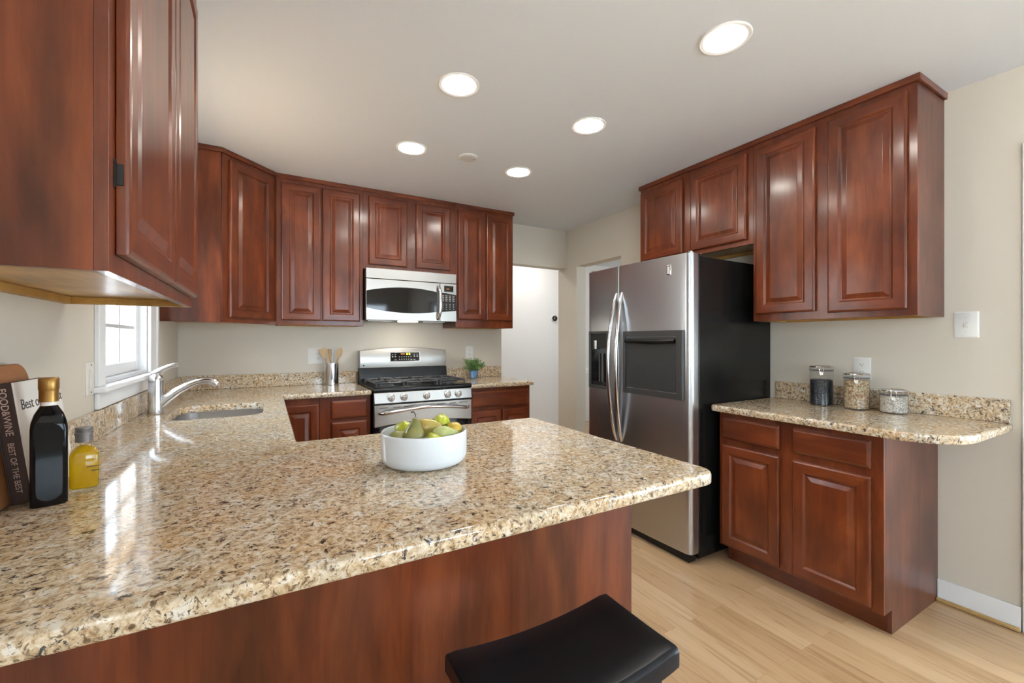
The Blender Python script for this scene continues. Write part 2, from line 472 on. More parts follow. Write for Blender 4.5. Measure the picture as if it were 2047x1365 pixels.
def fillet(poly, rad, n=6):
    """round the corners of a polygon; rad = one radius per corner"""
    out = []; N = len(poly)
    for i in range(N):
        p = Vector(poly[i]); a = Vector(poly[i - 1]); b = Vector(poly[(i + 1) % N]); r = rad[i]
        if r <= 0: out.append(tuple(p)); continue
        d1 = (a - p).normalized(); d2 = (b - p).normalized()
        ang = d1.angle(d2); t = r / math.tan(ang / 2)
        p1 = p + d1 * t; p2 = p + d2 * t
        c = p + (d1 + d2).normalized() * (r / math.sin(ang / 2))
        a1 = math.atan2(*(p1 - c).yx); a2 = math.atan2(*(p2 - c).yx)
        da = (a2 - a1 + PI) % (2 * PI) - PI
        for k in range(n + 1):
            an = a1 + da * k / n
            out.append((c.x + r * math.cos(an), c.y + r * math.sin(an)))
    return out
def inset(poly, d):
    """inset a CCW polygon by d"""
    N = len(poly); out = []
    for i in range(N):
        p = Vector(poly[i]); a = Vector(poly[i - 1]); b = Vector(poly[(i + 1) % N])
        e1 = (p - a).normalized(); e2 = (b - p).normalized()
        n1 = Vector((-e1.y, e1.x)); n2 = Vector((-e2.y, e2.x))
        m = (n1 + n2)
        if m.length < 1e-6: m = n1
        m.normalize(); k = max(0.3, m.dot(n1))
        out.append(tuple(p + m * d / k))
    return out
def slab(m, poly, z0, z1, r, hole=None):
    """stone slab with a rounded top edge; optional hole polygon (CCW)"""
    prof = [(0.004, z0), (0.0, z0 + 0.004), (0.0, z1 - r)] + [(r * (1 - math.cos(a)), z1 - r + r * math.sin(a)) for a in [PI / 2 * k / 4 for k in range(1, 5)]]
    rings = [[(*p, z) for p in (inset(poly, d) if d > 0 else poly)] for d, z in prof]
    m.loft(rings, False, False)
    def cap(ring, z, hr):
        loops = [[Vector((p[0], p[1], 0)) for p in ring]]
        if hr: loops.append([Vector((p[0], p[1], 0)) for p in hr])
        flat = [q for L in loops for q in L]
        m.add([(q.x, q.y, z) for q in flat], [tuple(t) for t in tessellate_polygon(loops)])
    cap(rings[-1], z1, inset(hole, -0.003) if hole else None)
    cap(rings[0], z0, hole)
    if hole:
        m.loft([[(*p, z0) for p in hole], [(*p, z1 - 0.003) for p in hole], [(*p, z1) for p in inset(hole, -0.003)]], False, False)
    return m
def text_mesh(s, size, name, mat, parent, M, extrude=0.0004, align='LEFT'):
    cu = bpy.data.curves.new(name, 'FONT'); cu.body = s; cu.size = size; cu.extrude = extrude; cu.align_x = align
    ob = bpy.data.objects.new(name + '_tmp', cu); COL.objects.link(ob)
    dg = bpy.context.evaluated_depsgraph_get(); dg.update()
    me = bpy.data.meshes.new_from_object(ob.evaluated_get(dg))
    bpy.data.objects.remove(ob)
    me.transform(M); me.name = name
    me.materials.clear(); me.materials.append(MATS[mat])
    o = bpy.data.objects.new(name, me); COL.objects.link(o); o.parent = parent
    ROOTM[o.name] = ROOTM[parent.name]
    return o

# ------------------------------------------------------------------ the setting
T = 0.12
struct(MB().box(-4.0, 7.5, YF - 2, 6.2, -0.10, 0.0).build('floor', 'oak_floor', smooth=False))
struct(MB().box(XL - T, 7.2, YF - T, 6.2, ZC, ZC + 0.12).build('ceiling', 'ceiling_paint', smooth=False))
WY0, WY1, WZ0, WZ1 = 2.19, 2.93, 1.10, 2.12            # sink window opening in the left wall
m = MB()
LY0, LY1, LZ0, LZ1 = -2.5, -0.75, 0.75, 2.12            # second left-wall window, unseen behind the camera, added for daylight
m.box(XL - T, XL, YF, LY0, 0, ZC); m.box(XL - T, XL, LY1, WY0, 0, ZC); m.box(XL - T, XL, LY0, LY1, 0, LZ0); m.box(XL - T, XL, LY0, LY1, LZ1, ZC); m.box(XL - T, XL, WY1, YB + T, 0, ZC)
m.box(XL - T, XL, WY0, WY1, 0, WZ0); m.box(XL - T, XL, WY0, WY1, WZ1, ZC)
struct(m.build('wall_left', 'wall_paint', smooth=False))
XW = 2.064                                            # free end of the back wall
HZ = 2.06                                             # height of the two cased-less openings
m = MB()
m.box(XL, XW, YB, YB + T, 0, ZC); m.box(XW, XR, YB, YB + T, HZ, ZC)
struct(m.build('wall_back', 'wall_paint', smooth=False))
OY0, OY1 = 2.99, 3.65                                 # opening to the dining room
DY0, DY1, DZ = -1.55, 0.435, 2.04                     # glazed garden door beside the camera, added to let daylight in
m = MB()
m.box(XR, XR + T, OY1, YB + T + 0.02, 0, ZC); m.box(XR, XR + T, OY0, OY1, HZ, ZC); m.box(XR, XR + T, DY1, OY0, 0, ZC)
m.box(XR, XR + T, DY0, DY1, DZ, ZC); m.box(XR, XR + T, YF, DY0, 0, ZC)
struct(m.build('wall_right', 'wall_paint', smooth=False))
FX0, FX1, FZ0, FZ1 = 0.9, 2.4, 0.85, 2.10  # opening for the daylight window added behind the camera
m = MB()
m.box(XL - T, FX0, YF - T, YF, 0, ZC); m.box(FX1, XR + T, YF - T, YF, 0, ZC)
m.box(FX0, FX1, YF - T, YF, 0, FZ0); m.box(FX0, FX1, YF - T, YF, FZ1, ZC)
struct(m.build('wall_front', 'wall_paint', smooth=False))
struct(MB().box(0.4, 3.85, 5.05, 5.45, 0, ZC).build('wall_hall_back', 'hall_paint', smooth=False))
struct(MB().box(0.4, 0.52, YB + T, 5.05, 0, ZC).build('wall_hall_left', 'hall_paint', smooth=False))
m = MB(); m.box(6.2, 6.32, 0.5, 6.2, 0, ZC); struct(m.build('wall_dining_right', 'hall_paint', smooth=False))
m = MB(); m.box(3.85, 6.2, 5.33, 5.45, 0, ZC); struct(m.build('wall_dining_back', 'hall_paint', smooth=False))
m = MB(); m.box(XR + T, 4.1, 1.6, 1.72, 0, ZC); m.box(5.3, 6.2, 1.6, 1.72, 0, ZC); m.box(4.1, 5.3, 1.6, 1.72, 0, 0.7); m.box(4.1, 5.3, 1.6, 1.72, 2.15, ZC); struct(m.build('wall_dining_front', 'hall_paint', smooth=False))
# trims of the setting
m = MB(); m.box(XR - 0.014, XR, 0.537, 0.808, 0, 0.105)
struct(m.build('baseboard_right', 'white_trim', bevel=0.003))
m = MB(); m.box(XR - 0.030, XR - 0.0142, 0.537, 0.808, 0, 0.018)
struct(m.build('trim_1', 'maple', bevel=0.005))
m = MB(); m.box(3.85, 6.2, 5.305, 5.33, 0.755, 0.795); m.box(3.85, 6.2, 5.29, 5.33, 0.795, 0.85)
struct(m.build('trim_2', 'white_trim', bevel=0.006))

# ---- window over the sink
wn = thing('window_1', '', '', (XL, (WY0 + WY1) / 2, WZ0), kind='structure')
m = MB()
cf = XL + 0.016
m.box(XL, cf, 2.118, WY0, WZ0, WZ1 + 0.07); m.box(XL, cf, WY1, 3.06, WZ0, WZ1 + 0.07); m.box(XL, cf, WY0, WY1, WZ1, WZ1 + 0.07)
m.box(XL, cf + 0.006, 3.06, 3.085, WZ0, WZ1 + 0.07)
m.build('casing', 'white_trim', wn, True, bevel=0.003)
m = MB(); m.box(XL - 0.10, XL + 0.042, 2.095, 3.10, WZ0 - 0.022, WZ0)
m.build('window_stool', 'white_trim', wn, True, bevel=0.006)
m = MB(); m.box(XL, XL + 0.015, 2.118, 3.07, 1.016, WZ0 - 0.0225)
m.build('apron', 'white_trim', wn, True, bevel=0.004)
m = MB()
gx = XL - 0.055
m.box(XL - T, XL - 0.001, WY0, WY0 + 0.012, WZ0, WZ1); m.box(XL - T, XL - 0.001, WY1 - 0.012, WY1, WZ0, WZ1); m.box(XL - T, XL - 0.001, WY0 + 0.012, WY1 - 0.012, WZ1 - 0.012, WZ1)
m.build('jamb', 'white_trim', wn, True)
GZ0, GZ1, GZM = 1.165, 2.07, 1.62
def sash(name, z0, z1, x0, x1):
    m = MB(); a, b = WY0 + 0.013, WY1 - 0.013
    m.box(x0, x1, a, a + 0.045, z0, z1); m.box(x0, x1, b - 0.045, b, z0, z1)
    m.box(x0, x1, a + 0.045, b - 0.045, z0, z0 + 0.05); m.box(x0, x1, a + 0.045, b - 0.045, z1 - 0.04, z1)
    s = m.build(name, 'white_trim', wn, True, bevel=0.003)
    g = MB(); xm = (x0 + x1) / 2
    g.box(xm - 0.002, xm + 0.002, a + 0.045, b - 0.045, z0 + 0.05, z1 - 0.04)
    g.build('pane', 'window_glass', s, True, smooth=False)
    k = MB()
    for yy in (2.405, 2.625): k.box(xm - 0.006, xm + 0.006, yy - 0.008, yy + 0.008, z0 + 0.05, z1 - 0.04)
    for zz in ((1.335, 1.50) if z0 < 1.4 else (1.80, 1.95)): k.box(xm - 0.0058, xm + 0.0058, a + 0.045, b - 0.045, zz - 0.008, zz + 0.008)
    k.build('muntin', 'grey_vinyl', s, True)
    return s
sash('lower_sash', WZ0 + 0.018, GZM, XL - 0.062, XL - 0.034)
sash('upper_sash', GZM - 0.03, WZ1 - 0.013, XL - 0.095, XL - 0.066)
struct(MB().box(XL - 0.100, XL - 0.001, WY0 + 0.0125, WY1 - 0.0125, WZ0 + 0.0005, WZ0 + 0.0175).build('trim_4', 'grey_vinyl'))

# ---- unseen glazed door and windows, added to bring daylight into the room
dr = thing('added_window_2', '', '', (XR, (DY0 + DY1) / 2, 0), kind='structure')  # casing edge is in view; the glazed door is added for daylight
m = MB()
m.box(XR - 0.016, XR, DY1, DY1 + 0.098, 0, DZ + 0.09); m.box(XR - 0.016, XR, DY0 - 0.09, DY0, 0, DZ + 0.09); m.box(XR - 0.016, XR, DY0, DY1, DZ, DZ + 0.09)
m.build('casing', 'white_trim', dr, True, bevel=0.003)
m = MB(); ym = (DY0 + DY1) / 2
for a, b in ((DY0, ym), (ym, DY1)):
    m.box(XR + 0.03, XR + 0.075, a, a + 0.07, 0, DZ); m.box(XR + 0.03, XR + 0.075, b - 0.07, b, 0, DZ)
    m.box(XR + 0.03, XR + 0.075, a + 0.07, b - 0.07, 0, 0.12); m.box(XR + 0.03, XR + 0.075, a + 0.07, b - 0.07, DZ - 0.08, DZ)
fr = m.build('door_frame', 'white_trim', dr, True)
m = MB()
for a, b in ((DY0, ym), (ym, DY1)): m.box(XR + 0.05, XR + 0.055, a + 0.07, b - 0.07, 0.12, DZ - 0.08)
m.build('pane', 'window_glass', dr, True, smooth=False)
wr = thing('added_window_3', '', '', ((FX0 + FX1) / 2, YF, FZ0), kind='structure')  # unseen window behind the camera, added as a daylight source
m = MB(); n3 = 2; wd = (FX1 - FX0) / n3
for k in range(n3):
    a, b = FX0 + k * wd, FX0 + (k + 1) * wd
    m.box(a, a + 0.05, YF - 0.08, YF - 0.03, FZ0, FZ1); m.box(b - 0.05, b, YF - 0.08, YF - 0.03, FZ0, FZ1)
    m.box(a + 0.05, b - 0.05, YF - 0.08, YF - 0.03, FZ0, FZ0 + 0.05); m.box(a + 0.05, b - 0.05, YF - 0.08, YF - 0.03, FZ1 - 0.05, FZ1)
m.build('window_frame', 'white_trim', wr, True)
m = MB()
for k in range(n3): m.box(FX0 + k * wd + 0.05, FX0 + (k + 1) * wd - 0.05, YF - 0.057, YF - 0.053, FZ0 + 0.05, FZ1 - 0.05)
m.build('pane', 'window_glass', wr, True, smooth=False)
wl = thing('added_window_5', '', '', (XL - 0.06, (LY0 + LY1) / 2, LZ0), kind='structure')  # unseen left-wall window, added to throw daylight on the right wall
m = MB(); ml_ = (LY0 + LY1) / 2; p_ = MB()
for a, b in ((LY0, ml_), (ml_, LY1)):
    m.box(XL - 0.09, XL - 0.03, a, a + 0.05, LZ0, LZ1); m.box(XL - 0.09, XL - 0.03, b - 0.05, b, LZ0, LZ1); m.box(XL - 0.09, XL - 0.03, a + 0.05, b - 0.05, LZ0, LZ0 + 0.05); m.box(XL - 0.09, XL - 0.03, a + 0.05, b - 0.05, LZ1 - 0.05, LZ1)
    p_.box(XL - 0.063, XL - 0.057, a + 0.05, b - 0.05, LZ0 + 0.05, LZ1 - 0.05)
m.build('window_frame', 'white_trim', wl, True)
p_.build('pane', 'window_glass', wl, True, smooth=False)
wd_ = thing('added_window_4', '', '', (4.7, 1.66, 0.7), kind='structure')  # unseen dining room window, added so daylight brightens the hall
m = MB()
for a, b in ((4.1, 4.7), (4.7, 5.3)):
    m.box(a, a + 0.05, 1.63, 1.69, 0.7, 2.15); m.box(b - 0.05, b, 1.63, 1.69, 0.7, 2.15); m.box(a + 0.05, b - 0.05, 1.63, 1.69, 0.7, 0.75); m.box(a + 0.05, b - 0.05, 1.63, 1.69, 2.10, 2.15)
m.build('window_frame', 'white_trim', wd_, True)
m = MB()
for a, b in ((4.1, 4.7), (4.7, 5.3)): m.box(a + 0.05, b - 0.05, 1.657, 1.663, 0.75, 2.10)
m.build('pane', 'window_glass', wd_, True, smooth=False)
# ---- what stands outside the sink window: white board siding of the next house
m = MB()
for k in range(40):
    y = 0.2 + k * 0.22
    m.box(-4.15, -4.0, y, y + 0.205, -0.4, 2.6); m.box(-4.15, -4.015, y + 0.205, y + 0.22, -0.4, 2.6)
struct(m.build('wall_outside', 'outside_siding', smooth=False))
struct(MB().box(-30, 30, -30, 30, -0.45, -0.40).build('ground', 'outside_ground', smooth=False))

# ------------------------------------------------------------------ cabinets
def ring_xz(x0, x1, z0, z1, ins, y):
    return [(x0 + ins, y, z0 + ins), (x1 - ins, y, z0 + ins), (x1 - ins, y, z1 - ins), (x0 + ins, y, z1 - ins)]
def raised_door(x0, x1, z0, z1, name, parent, M=None, flat=False, hgrain=False):
    """stile-and-rail door with a raised centre; back at y=0, front at y=-0.021"""
    w, h = x1 - x0, z1 - z0
    st = 0.055 if min(w, h) > 0.2 else 0.030
    if flat: prof = [(0, -0.001), (0, -0.014), (0.004, -0.017), (0.013, -0.021)]
    else: prof = [(0, -0.001), (0, -0.015), (0.003, -0.019), (0.009, -0.021), (st - 0.006, -0.021), (st, -0.015), (st + 0.003, -0.0125), (st + 0.009, -0.0125), (st + 0.032, -0.0195)]
    m = MB(M)
    vs = []; fs = []; mi = []
    for d, y in prof: vs += ring_xz(x0, x1, z0, z1, d, y)
    for k in range(len(prof) - 1):
        for i in range(4):
            j = (i + 1) % 4
            fs.append((k * 4 + i, k * 4 + j, k * 4 + 4 + j, k * 4 + 4 + i))
            frame = (k < 5 and not flat)
            mi.append(1 if (frame and i in (0, 2)) or hgrain else 0)
    L = (len(prof) - 1) * 4
    fs.append((L, L + 1, L + 2, L + 3)); mi.append(1 if hgrain else 0)
    fs.append((3, 2, 1, 0)); mi.append(0)
    for f, q in zip(fs, mi): m.add([vs[i] for i in f], [tuple(range(len(f)))], q)
    o = m.build(name, ['cherry_v', 'cherry_h'], parent, smooth=False)
    me = o.data; bm = bmesh.new(); bm.from_mesh(me); bmesh.ops.remove_doubles(bm, verts=bm.verts, dist=1e-5)
    bmesh.ops.recalc_face_normals(bm, faces=bm.faces); bm.to_mesh(me); bm.free()
    md = o.modifiers.new('bevel', 'BEVEL'); md.width = 0.0016; md.segments = 3; md.limit_method = 'ANGLE'; md.angle_limit = math.radians(12)
    md.harden_normals = True
    for p in me.polygons: p.use_smooth = True
    return o
def hinges(x, zs, parent):
    for z in zs:
        m = MB(); m.box(x - 0.001, x + 0.002, -0.012, -0.001, z - 0.018, z + 0.018); m.box(x - 0.006, x - 0.001, -0.003, -0.0005, z - 0.024, z + 0.024)
        m.build('hinge', 'black_matte', parent)
def upper(name, label, loc, rz, wdt, d, h, doors, panelmat='cherry_side', crown=(0, 0), group='cherry wall cabinets'):
    """local frame: x to the right seen from the front, face frame at y 0..0.019, back at y=d, z=0 at the bottom"""
    t = thing(name, label, 'wall cabinet', loc, rz, group)
    e = 0.0006
    for a in (e, wdt - 0.016 - e):
        MB().box(a, a + 0.016, 0.0192, d, 0, h).build('side_panel', panelmat, t, bevel=0.0008)
    MB().box(0.0168, wdt - 0.0168, 0.0192, d - 0.0125, h - 0.016, h - 0.001).build('top_panel', 'maple', t)
    MB().box(0.0168, wdt - 0.0168, 0.0192, d - 0.0125, 0.022, 0.034).build('bottom_panel', 'maple', t)
    MB().box(0.0168, wdt - 0.0168, d - 0.012, d - 0.0005, 0.034, h - 0.001).build('back_panel', 'maple', t)
    m = MB(); m.box(0.0168, wdt - 0.0168, d - 0.020, d - 0.0005, 0.0, 0.0215)
    m.box(0.0168, 0.030, 0.0192, d - 0.0205, 0.0, 0.0215); m.box(wdt - 0.030, wdt - 0.0168, 0.0192, d - 0.0205, 0.0, 0.0215)
    m.build('hanging_rail', 'maple_dark', t, bevel=0.001)
    MB().box(0.0002, wdt - 0.0002, 0.0, 0.0188, 0.0, h).build('face_frame', ['cherry_v'], t, bevel=0.0006)
    l0 = -0.012 if crown[0] else 0.0; l1 = wdt + (0.012 if crown[1] else 0.0)
    m = MB()
    m.box(l0, l1, -0.012, -0.0005, h - 0.014, h + 0.017)
    if crown[0]: m.box(l0, -0.0005, -0.0005, d, h - 0.014, h + 0.017)
    if crown[1]: m.box(wdt + 0.0005, l1, -0.0005, d, h - 0.014, h + 0.017)
    m.build('crown_moulding', 'cherry_h', t, bevel=0.002)
    for a, b, z0, z1 in doors: raised_door(a, b, z0, z1, 'door', t)
    return t
HU = ZU1 - ZU0
# left wall, nearest the camera (face looks towards +x)
t = upper('wall_cabinet', 'large cherry wall cabinet nearest the camera with its pale underside showing', (-0.225, 0.945, ZU0), PI / 2, 0.915, 0.3195, HU,
          [(0.033, 0.461, 0.033, HU - 0.042), (0.467, 0.890, 0.033, HU - 0.042)], 'cherry_panel', (1, 1))
hinges(0.030, (0.17, HU - 0.17), t)
for q in (0.10, 0.36):   # screws in the rail
    m = MB(); m.lathe([(0.0, -0.003), (0.005, -0.002), (0.006, 0.0)], n=14)
    m.M = None
    m.v = [Vector((q + p.x, 0.2995 + p.z, 0.011 + p.y)) for p in m.v]
    m.build('screw', 'screw_metal', t)
# corner cabinet
DX0, DY_, DX1, DY1_ = -0.240, 3.225, 0.062, 3.520
t = thing('corner_wall_cabinet', 'diagonal cherry corner wall cabinet above the sink end of the back worktop', 'wall cabinet', (XL + 0.001, YB - 0.001, ZU0), 0, 'cherry wall cabinets')
poly = [(XL + 0.0015, YB - 0.0015), (XL + 0.0015, DY_ + 0.019), (DX0 - 0.02, DY_ + 0.019), (DX0 + 0.002, DY_ + 0.024), (DX1 - 0.006, DY1_ + 0.018), (DX1 - 0.001, DY1_ + 0.03), (DX1 - 0.001, YB - 0.0015)]
m = MB(); m.prism(poly, ZU0 + 0.012, ZU1); m.build('carcass', 'maple', t, True)
MB().box(XL + 0.0015, DX0 - 0.004, DY_, DY_ + 0.018, ZU0, ZU1).build('side_panel', 'cherry_panel', t, True, bevel=0.001)
al = math.atan2(DY1_ - DY_, DX1 - DX0); LD = math.hypot(DY1_ - DY_, DX1 - DX0)
MD = ROOTM[t.name].inverted() @ Matrix.Translation((DX0, DY_, ZU0)) @ Matrix.Rotation(al, 4, 'Z')
MB(MD).box(0.0, LD, 0.0, 0.0185, 0, HU).build('face_frame', 'cherry_v', t, bevel=0.0012)
raised_door(0.044, LD - 0.036, 0.033, HU - 0.042, 'door', t, MD)
m = MB(); cr = 0.012
m.prism([(XL + 0.0015, DY_ - 0.0005), (DX0 + 0.001, DY_ - 0.0005), (DX1 + 0.0005, DY1_ - 0.0012), (DX1 - 0.0004, DY1_ - cr - 0.005), (DX0 + 0.004, DY_ - cr), (XL + 0.0015, DY_ - cr)], ZU1 - 0.014, ZU1 + 0.017)
m.build('crown_moulding', 'cherry_h', t, True, bevel=0.003)
# back run
upper('wall_cabinet', 'cherry wall cabinet with two tall narrow doors left of the microwave', (0.0625, 3.52, ZU0), 0, 0.598, 0.3195, HU,
      [(0.032, 0.294, 0.033, HU - 0.042), (0.304, 0.572, 0.033, HU - 0.042)])
zmw = 1.835
upper('wall_cabinet', 'short two-door cherry wall cabinet directly above the microwave', (0.661, 3.52, zmw), 0, 0.776, 0.3195, ZU1 - zmw,
      [(0.040, 0.345, 0.037, ZU1 - zmw - 0.042), (0.420, 0.722, 0.037, ZU1 - zmw - 0.042)])
upper('wall_cabinet', 'cherry wall cabinet with two tall narrow doors right of the microwave', (1.4375, 3.52, ZU0), 0, 0.575, 0.3195, HU,
      [(0.018, 0.281, 0.070, HU - 0.042), (0.294, 0.563, 0.070, HU - 0.042)], crown=(0, 1))
# right wall (faces look towards -x)
zf = 1.853
upper('wall_cabinet', 'short two-door cherry wall cabinet directly above the refrigerator', (2.545, 2.435, zf), -PI / 2, 0.898, 0.3235, ZU1 - zf,
      [(0.012, 0.399, 0.030, ZU1 - zf - 0.045), (0.466, 0.862, 0.030, ZU1 - zf - 0.045)], crown=(1, 0))
upper('wall_cabinet', 'cherry wall cabinet with two tall doors over the canisters', (2.545, 1.5365, ZU0), -PI / 2, 0.7525, 0.3235, HU,
      [(0.022, 0.341, 0.042, HU - 0.045), (0.400, 0.720, 0.030, HU - 0.045)], crown=(0, 1))

def base(name, label, loc, rz, wdt, d, doors, drawers=(), rdrawers=(), toe=0.078, toeh=0.105, h=0.868, ends=(0, 0), hcar=None):
    t = thing(name, label, 'base cabinet', loc, rz, 'cherry base cabinets')
    e = 0.0006; hc = hcar or h
    MB().box(0.0185, wdt - 0.0185, 0.0195, d - 0.001, toeh + 0.004, hc).build('carcass', 'maple', t)
    for a in (e, wdt - 0.0175):
        yy = [(0.0192, toeh), (0.0192, h), (d, h), (d, 0.0), (toe, 0.0), (toe, toeh)]
        MB().prism(yy, a, a + 0.017, plane='yz').build('side_panel', 'cherry_side', t, smooth=False)
    MB().box(0.018, wdt - 0.018, toe, toe + 0.012, 0, toeh).build('toe_kick', 'cherry_h', t)
    MB().box(e, wdt - e, 0, 0.0188, toeh - 0.001, h).build('face_frame', 'cherry_v', t, bevel=0.0012)
    for a, b, z0, z1 in doors: raised_door(a, b, z0, z1, 'door', t)
    for a, b, z0, z1 in drawers: raised_door(a, b, z0, z1, 'drawer', t, flat=True, hgrain=True)
    for a, b, z0, z1 in rdrawers: raised_door(a, b, z0, z1, 'drawer', t)
    return t
base('base_cabinet', 'cherry base cabinet with two doors and two drawers right of the refrigerator', (2.27, 1.569, 0), -PI / 2, 0.7615, 0.598,
     [(0.022, 0.338, 0.118, 0.682), (0.403, 0.721, 0.122, 0.682)], [(0.022, 0.338, 0.717, 0.838), (0.403, 0.721, 0.718, 0.839)])
base('base_cabinet', 'cherry base cabinet with one door in the corner by the sink', (0.071, 3.235, 0), 0, 0.247, 0.60, [(0.006, 0.242, 0.118, 0.836)], h=0.878)
base('base_cabinet', 'cherry base cabinet with a stack of drawers on the left of the stove', (0.3185, 3.235, 0), 0, 0.341, 0.60, [],
     [(0.076, 0.313, 0.726, 0.849)], [(0.076, 0.313, 0.42, 0.698), (0.076, 0.313, 0.125, 0.392)], h=0.878)
base('base_cabinet', 'cherry base cabinet with one wide drawer on the right of the stove', (1.441, 3.235, 0), 0, 0.580, 0.60,
     [(0.012, 0.288, 0.125, 0.688), (0.299, 0.560, 0.125, 0.688)], [(0.014, 0.560, 0.719, 0.849)], h=0.878)
# sink run (under the left worktop, faces look towards +x) and peninsula
base('base_cabinet', 'long cherry base cabinet below the sink worktop, facing the stove aisle', (0.070, 1.70, 0), PI / 2, 1.51, 0.613,
     [(0.04, 0.36, 0.118, 0.682), (0.37, 0.69, 0.118, 0.682), (0.72, 1.08, 0.118, 0.682), (1.09, 1.46, 0.118, 0.682)], h=0.878, hcar=0.66)
t = thing('peninsula_cabinet', 'cherry peninsula base with a plain back panel under the long worktop', 'base cabinet', (0.25, 1.36, 0), 0, 'cherry base cabinets')
PX1, PY0 = 1.045, 1.040
MB().box(XL + 0.001, PX1, PY0, PY0 + 0.012, 0.0, 0.878).build('back_panel', 'cherry_panel', t, True, bevel=0.001)
MB().box(XL + 0.001, PX1 - 0.017, PY0 + 0.0125, 1.654, 0.109, 0.876).build('carcass', 'maple', t, True)
MB().box(PX1 - 0.0165, PX1, PY0 + 0.0125, 1.654, 0.0, 0.878).build('side_panel', 'cherry_side', t, True)
MB().box(0.072, PX1, 1.6545, 1.6735, 0.104, 0.878).build('face_frame', 'cherry_v', t, True)
MB().box(0.072, PX1 - 0.017, 1.57, 1.58, 0.0, 0.1085).build('toe_kick', 'cherry_h', t, True)
MP = ROOTM[t.name].inverted() @ Matrix.Translation((PX1, 1.6735, 0)) @ Matrix.Rotation(PI, 4, 'Z')
for k in range(2): raised_door(0.03 + k * 0.475, 0.475 + k * 0.475, 0.118, 0.69, 'door', t, MP)
for k in range(2): raised_door(0.03 + k * 0.475, 0.475 + k * 0.475, 0.72, 0.845, 'drawer', t, MP, True, True)

# ------------------------------------------------------------------ worktops
ZT, TH = 0.914, 0.035
t = thing('worktop', 'long speckled granite worktop from the peninsula past the sink to the stove', 'worktop', (0.2, 1.3, ZT - TH))
outl = fillet([(XL + 0.0015, 0.748), (1.078, 0.748), (1.078, 1.70), (0.096, 1.70), (0.096, 3.205), (0.6605, 3.205), (0.6605, YB - 0.0015), (XL + 0.0015, YB - 0.0015)],
              [0, 0.045, 0.03, 0.012, 0.012, 0.004, 0, 0])
SX0, SX1, SY0, SY1 = -0.400, -0.015, 2.405, 2.895
hole = rrect(SX0, SX1, SY0, SY1, 0.085, 8)
m = MB(); slab(m, outl, ZT - TH, ZT, 0.012, hole); m.build('slab', 'granite', t, True, angle=50)
MB().box(XL + 0.0015, XL + 0.021, 0.76, YB - 0.0225, ZT + 0.0004, 1.0145).build('backsplash', 'granite', t, True, bevel=0.0025)
MB().box(XL + 0.0015, 0.6605, YB - 0.022, YB - 0.0015, ZT + 0.0004, 1.0145).build('backsplash', 'granite', t, True, bevel=0.0025)
t = thing('worktop', 'short granite worktop under the little potted plant right of the stove', 'worktop', (1.75, 3.5, ZT - TH))
m = MB(); slab(m, fillet([(1.4385, 3.205), (2.050, 3.205), (2.050, YB - 0.0015), (1.4385, YB - 0.0015)], [0.004, 0.012, 0, 0]), ZT - TH, ZT, 0.010)
m.build('slab', 'granite', t, True, angle=50)
MB().box(1.4385, 2.050, YB - 0.022, YB - 0.0015, ZT + 0.0004, 1.0145).build('backsplash', 'granite', t, True, bevel=0.0025)
ZR = 0.903
t = thing('worktop', 'granite worktop with a rounded end below the right wall cabinet', 'worktop', (2.55, 1.1, ZR - TH))
m = MB()
slab(m, fillet([(2.205, 0.563), (XR - 0.0015, 0.563), (XR - 0.0015, 1.598), (2.215, 1.598)], [0.21, 0, 0, 0.03], 12), ZR - TH + 0.0004, ZR, 0.010)
m.build('slab', 'granite', t, True, angle=50)
MB().box(XR - 0.021, XR - 0.0015, 0.568, 1.575, ZR + 0.0004, 1.008).build('backsplash', 'granite', t, True, bevel=0.0025)

# ------------------------------------------------------------------ sink and tap
t = thing('sink', 'stainless undermount sink set into the granite below the window', 'sink', ((SX0 + SX1) / 2, (SY0 + SY1) / 2, ZT - TH - 0.2))
m = MB(); z1 = ZT - TH - 0.0006
r0 = rrect(SX0 - 0.018, SX1 + 0.018, SY0 - 0.018, SY1 + 0.018, 0.10, 8)
r1 = rrect(SX0 - 0.002, SX1 + 0.002, SY0 - 0.002, SY1 + 0.002, 0.086, 8)
r2 = rrect(SX0 + 0.004, SX1 - 0.004, SY0 + 0.004, SY1 - 0.004, 0.08, 8)
r3 = rrect(SX0 + 0.03, SX1 - 0.03, SY0 + 0.03, SY1 - 0.03, 0.06, 8)
q1 = rrect(SX0 - 0.006, SX1 + 0.006, SY0 - 0.006, SY1 + 0.006, 0.088, 8)
q3 = rrect(SX0 + 0.026, SX1 - 0.026, SY0 + 0.026, SY1 - 0.026, 0.062, 8)
zb = z1 - 0.19
m.loft([[(*p, zb - 0.003) for p in q3], [(*p, zb + 0.03) for p in q1], [(*p, z1 - 0.003) for p in q1], [(*p, z1 - 0.003) for p in r0], [(*p, z1) for p in r0], [(*p, z1) for p in r1],
        [(*p, z1 - 0.006) for p in r1], [(*p, zb + 0.03) for p in r2], [(*p, zb + 0.008) for p in inset(r2, 0.01)], [(*p, zb) for p in r3]])
m.build('basin', 'steel_sink', t, True, angle=60)
m = MB(); m.lathe([(0.042, 0.0), (0.042, 0.004), (0.030, 0.004), (0.024, 0.0015)], ((SX0 + SX1) / 2, (SY0 + SY1) / 2, zb + 0.0004), 28)
m.build('drain', 'chrome', t, True)
FXc, FYc = -0.463, 2.668
t = thing('faucet', 'brushed nickel kitchen faucet with a curved spout and raised lever beside the sink', 'faucet', (FXc, FYc, ZT + 0.0003))
m = MB(); m.lathe([(0.030, 0.0), (0.033, 0.001), (0.034, 0.006), (0.0325, 0.03), (0.031, 0.09), (0.030, 0.134)], n=40)
m.build('body', 'brushed_nickel', t)
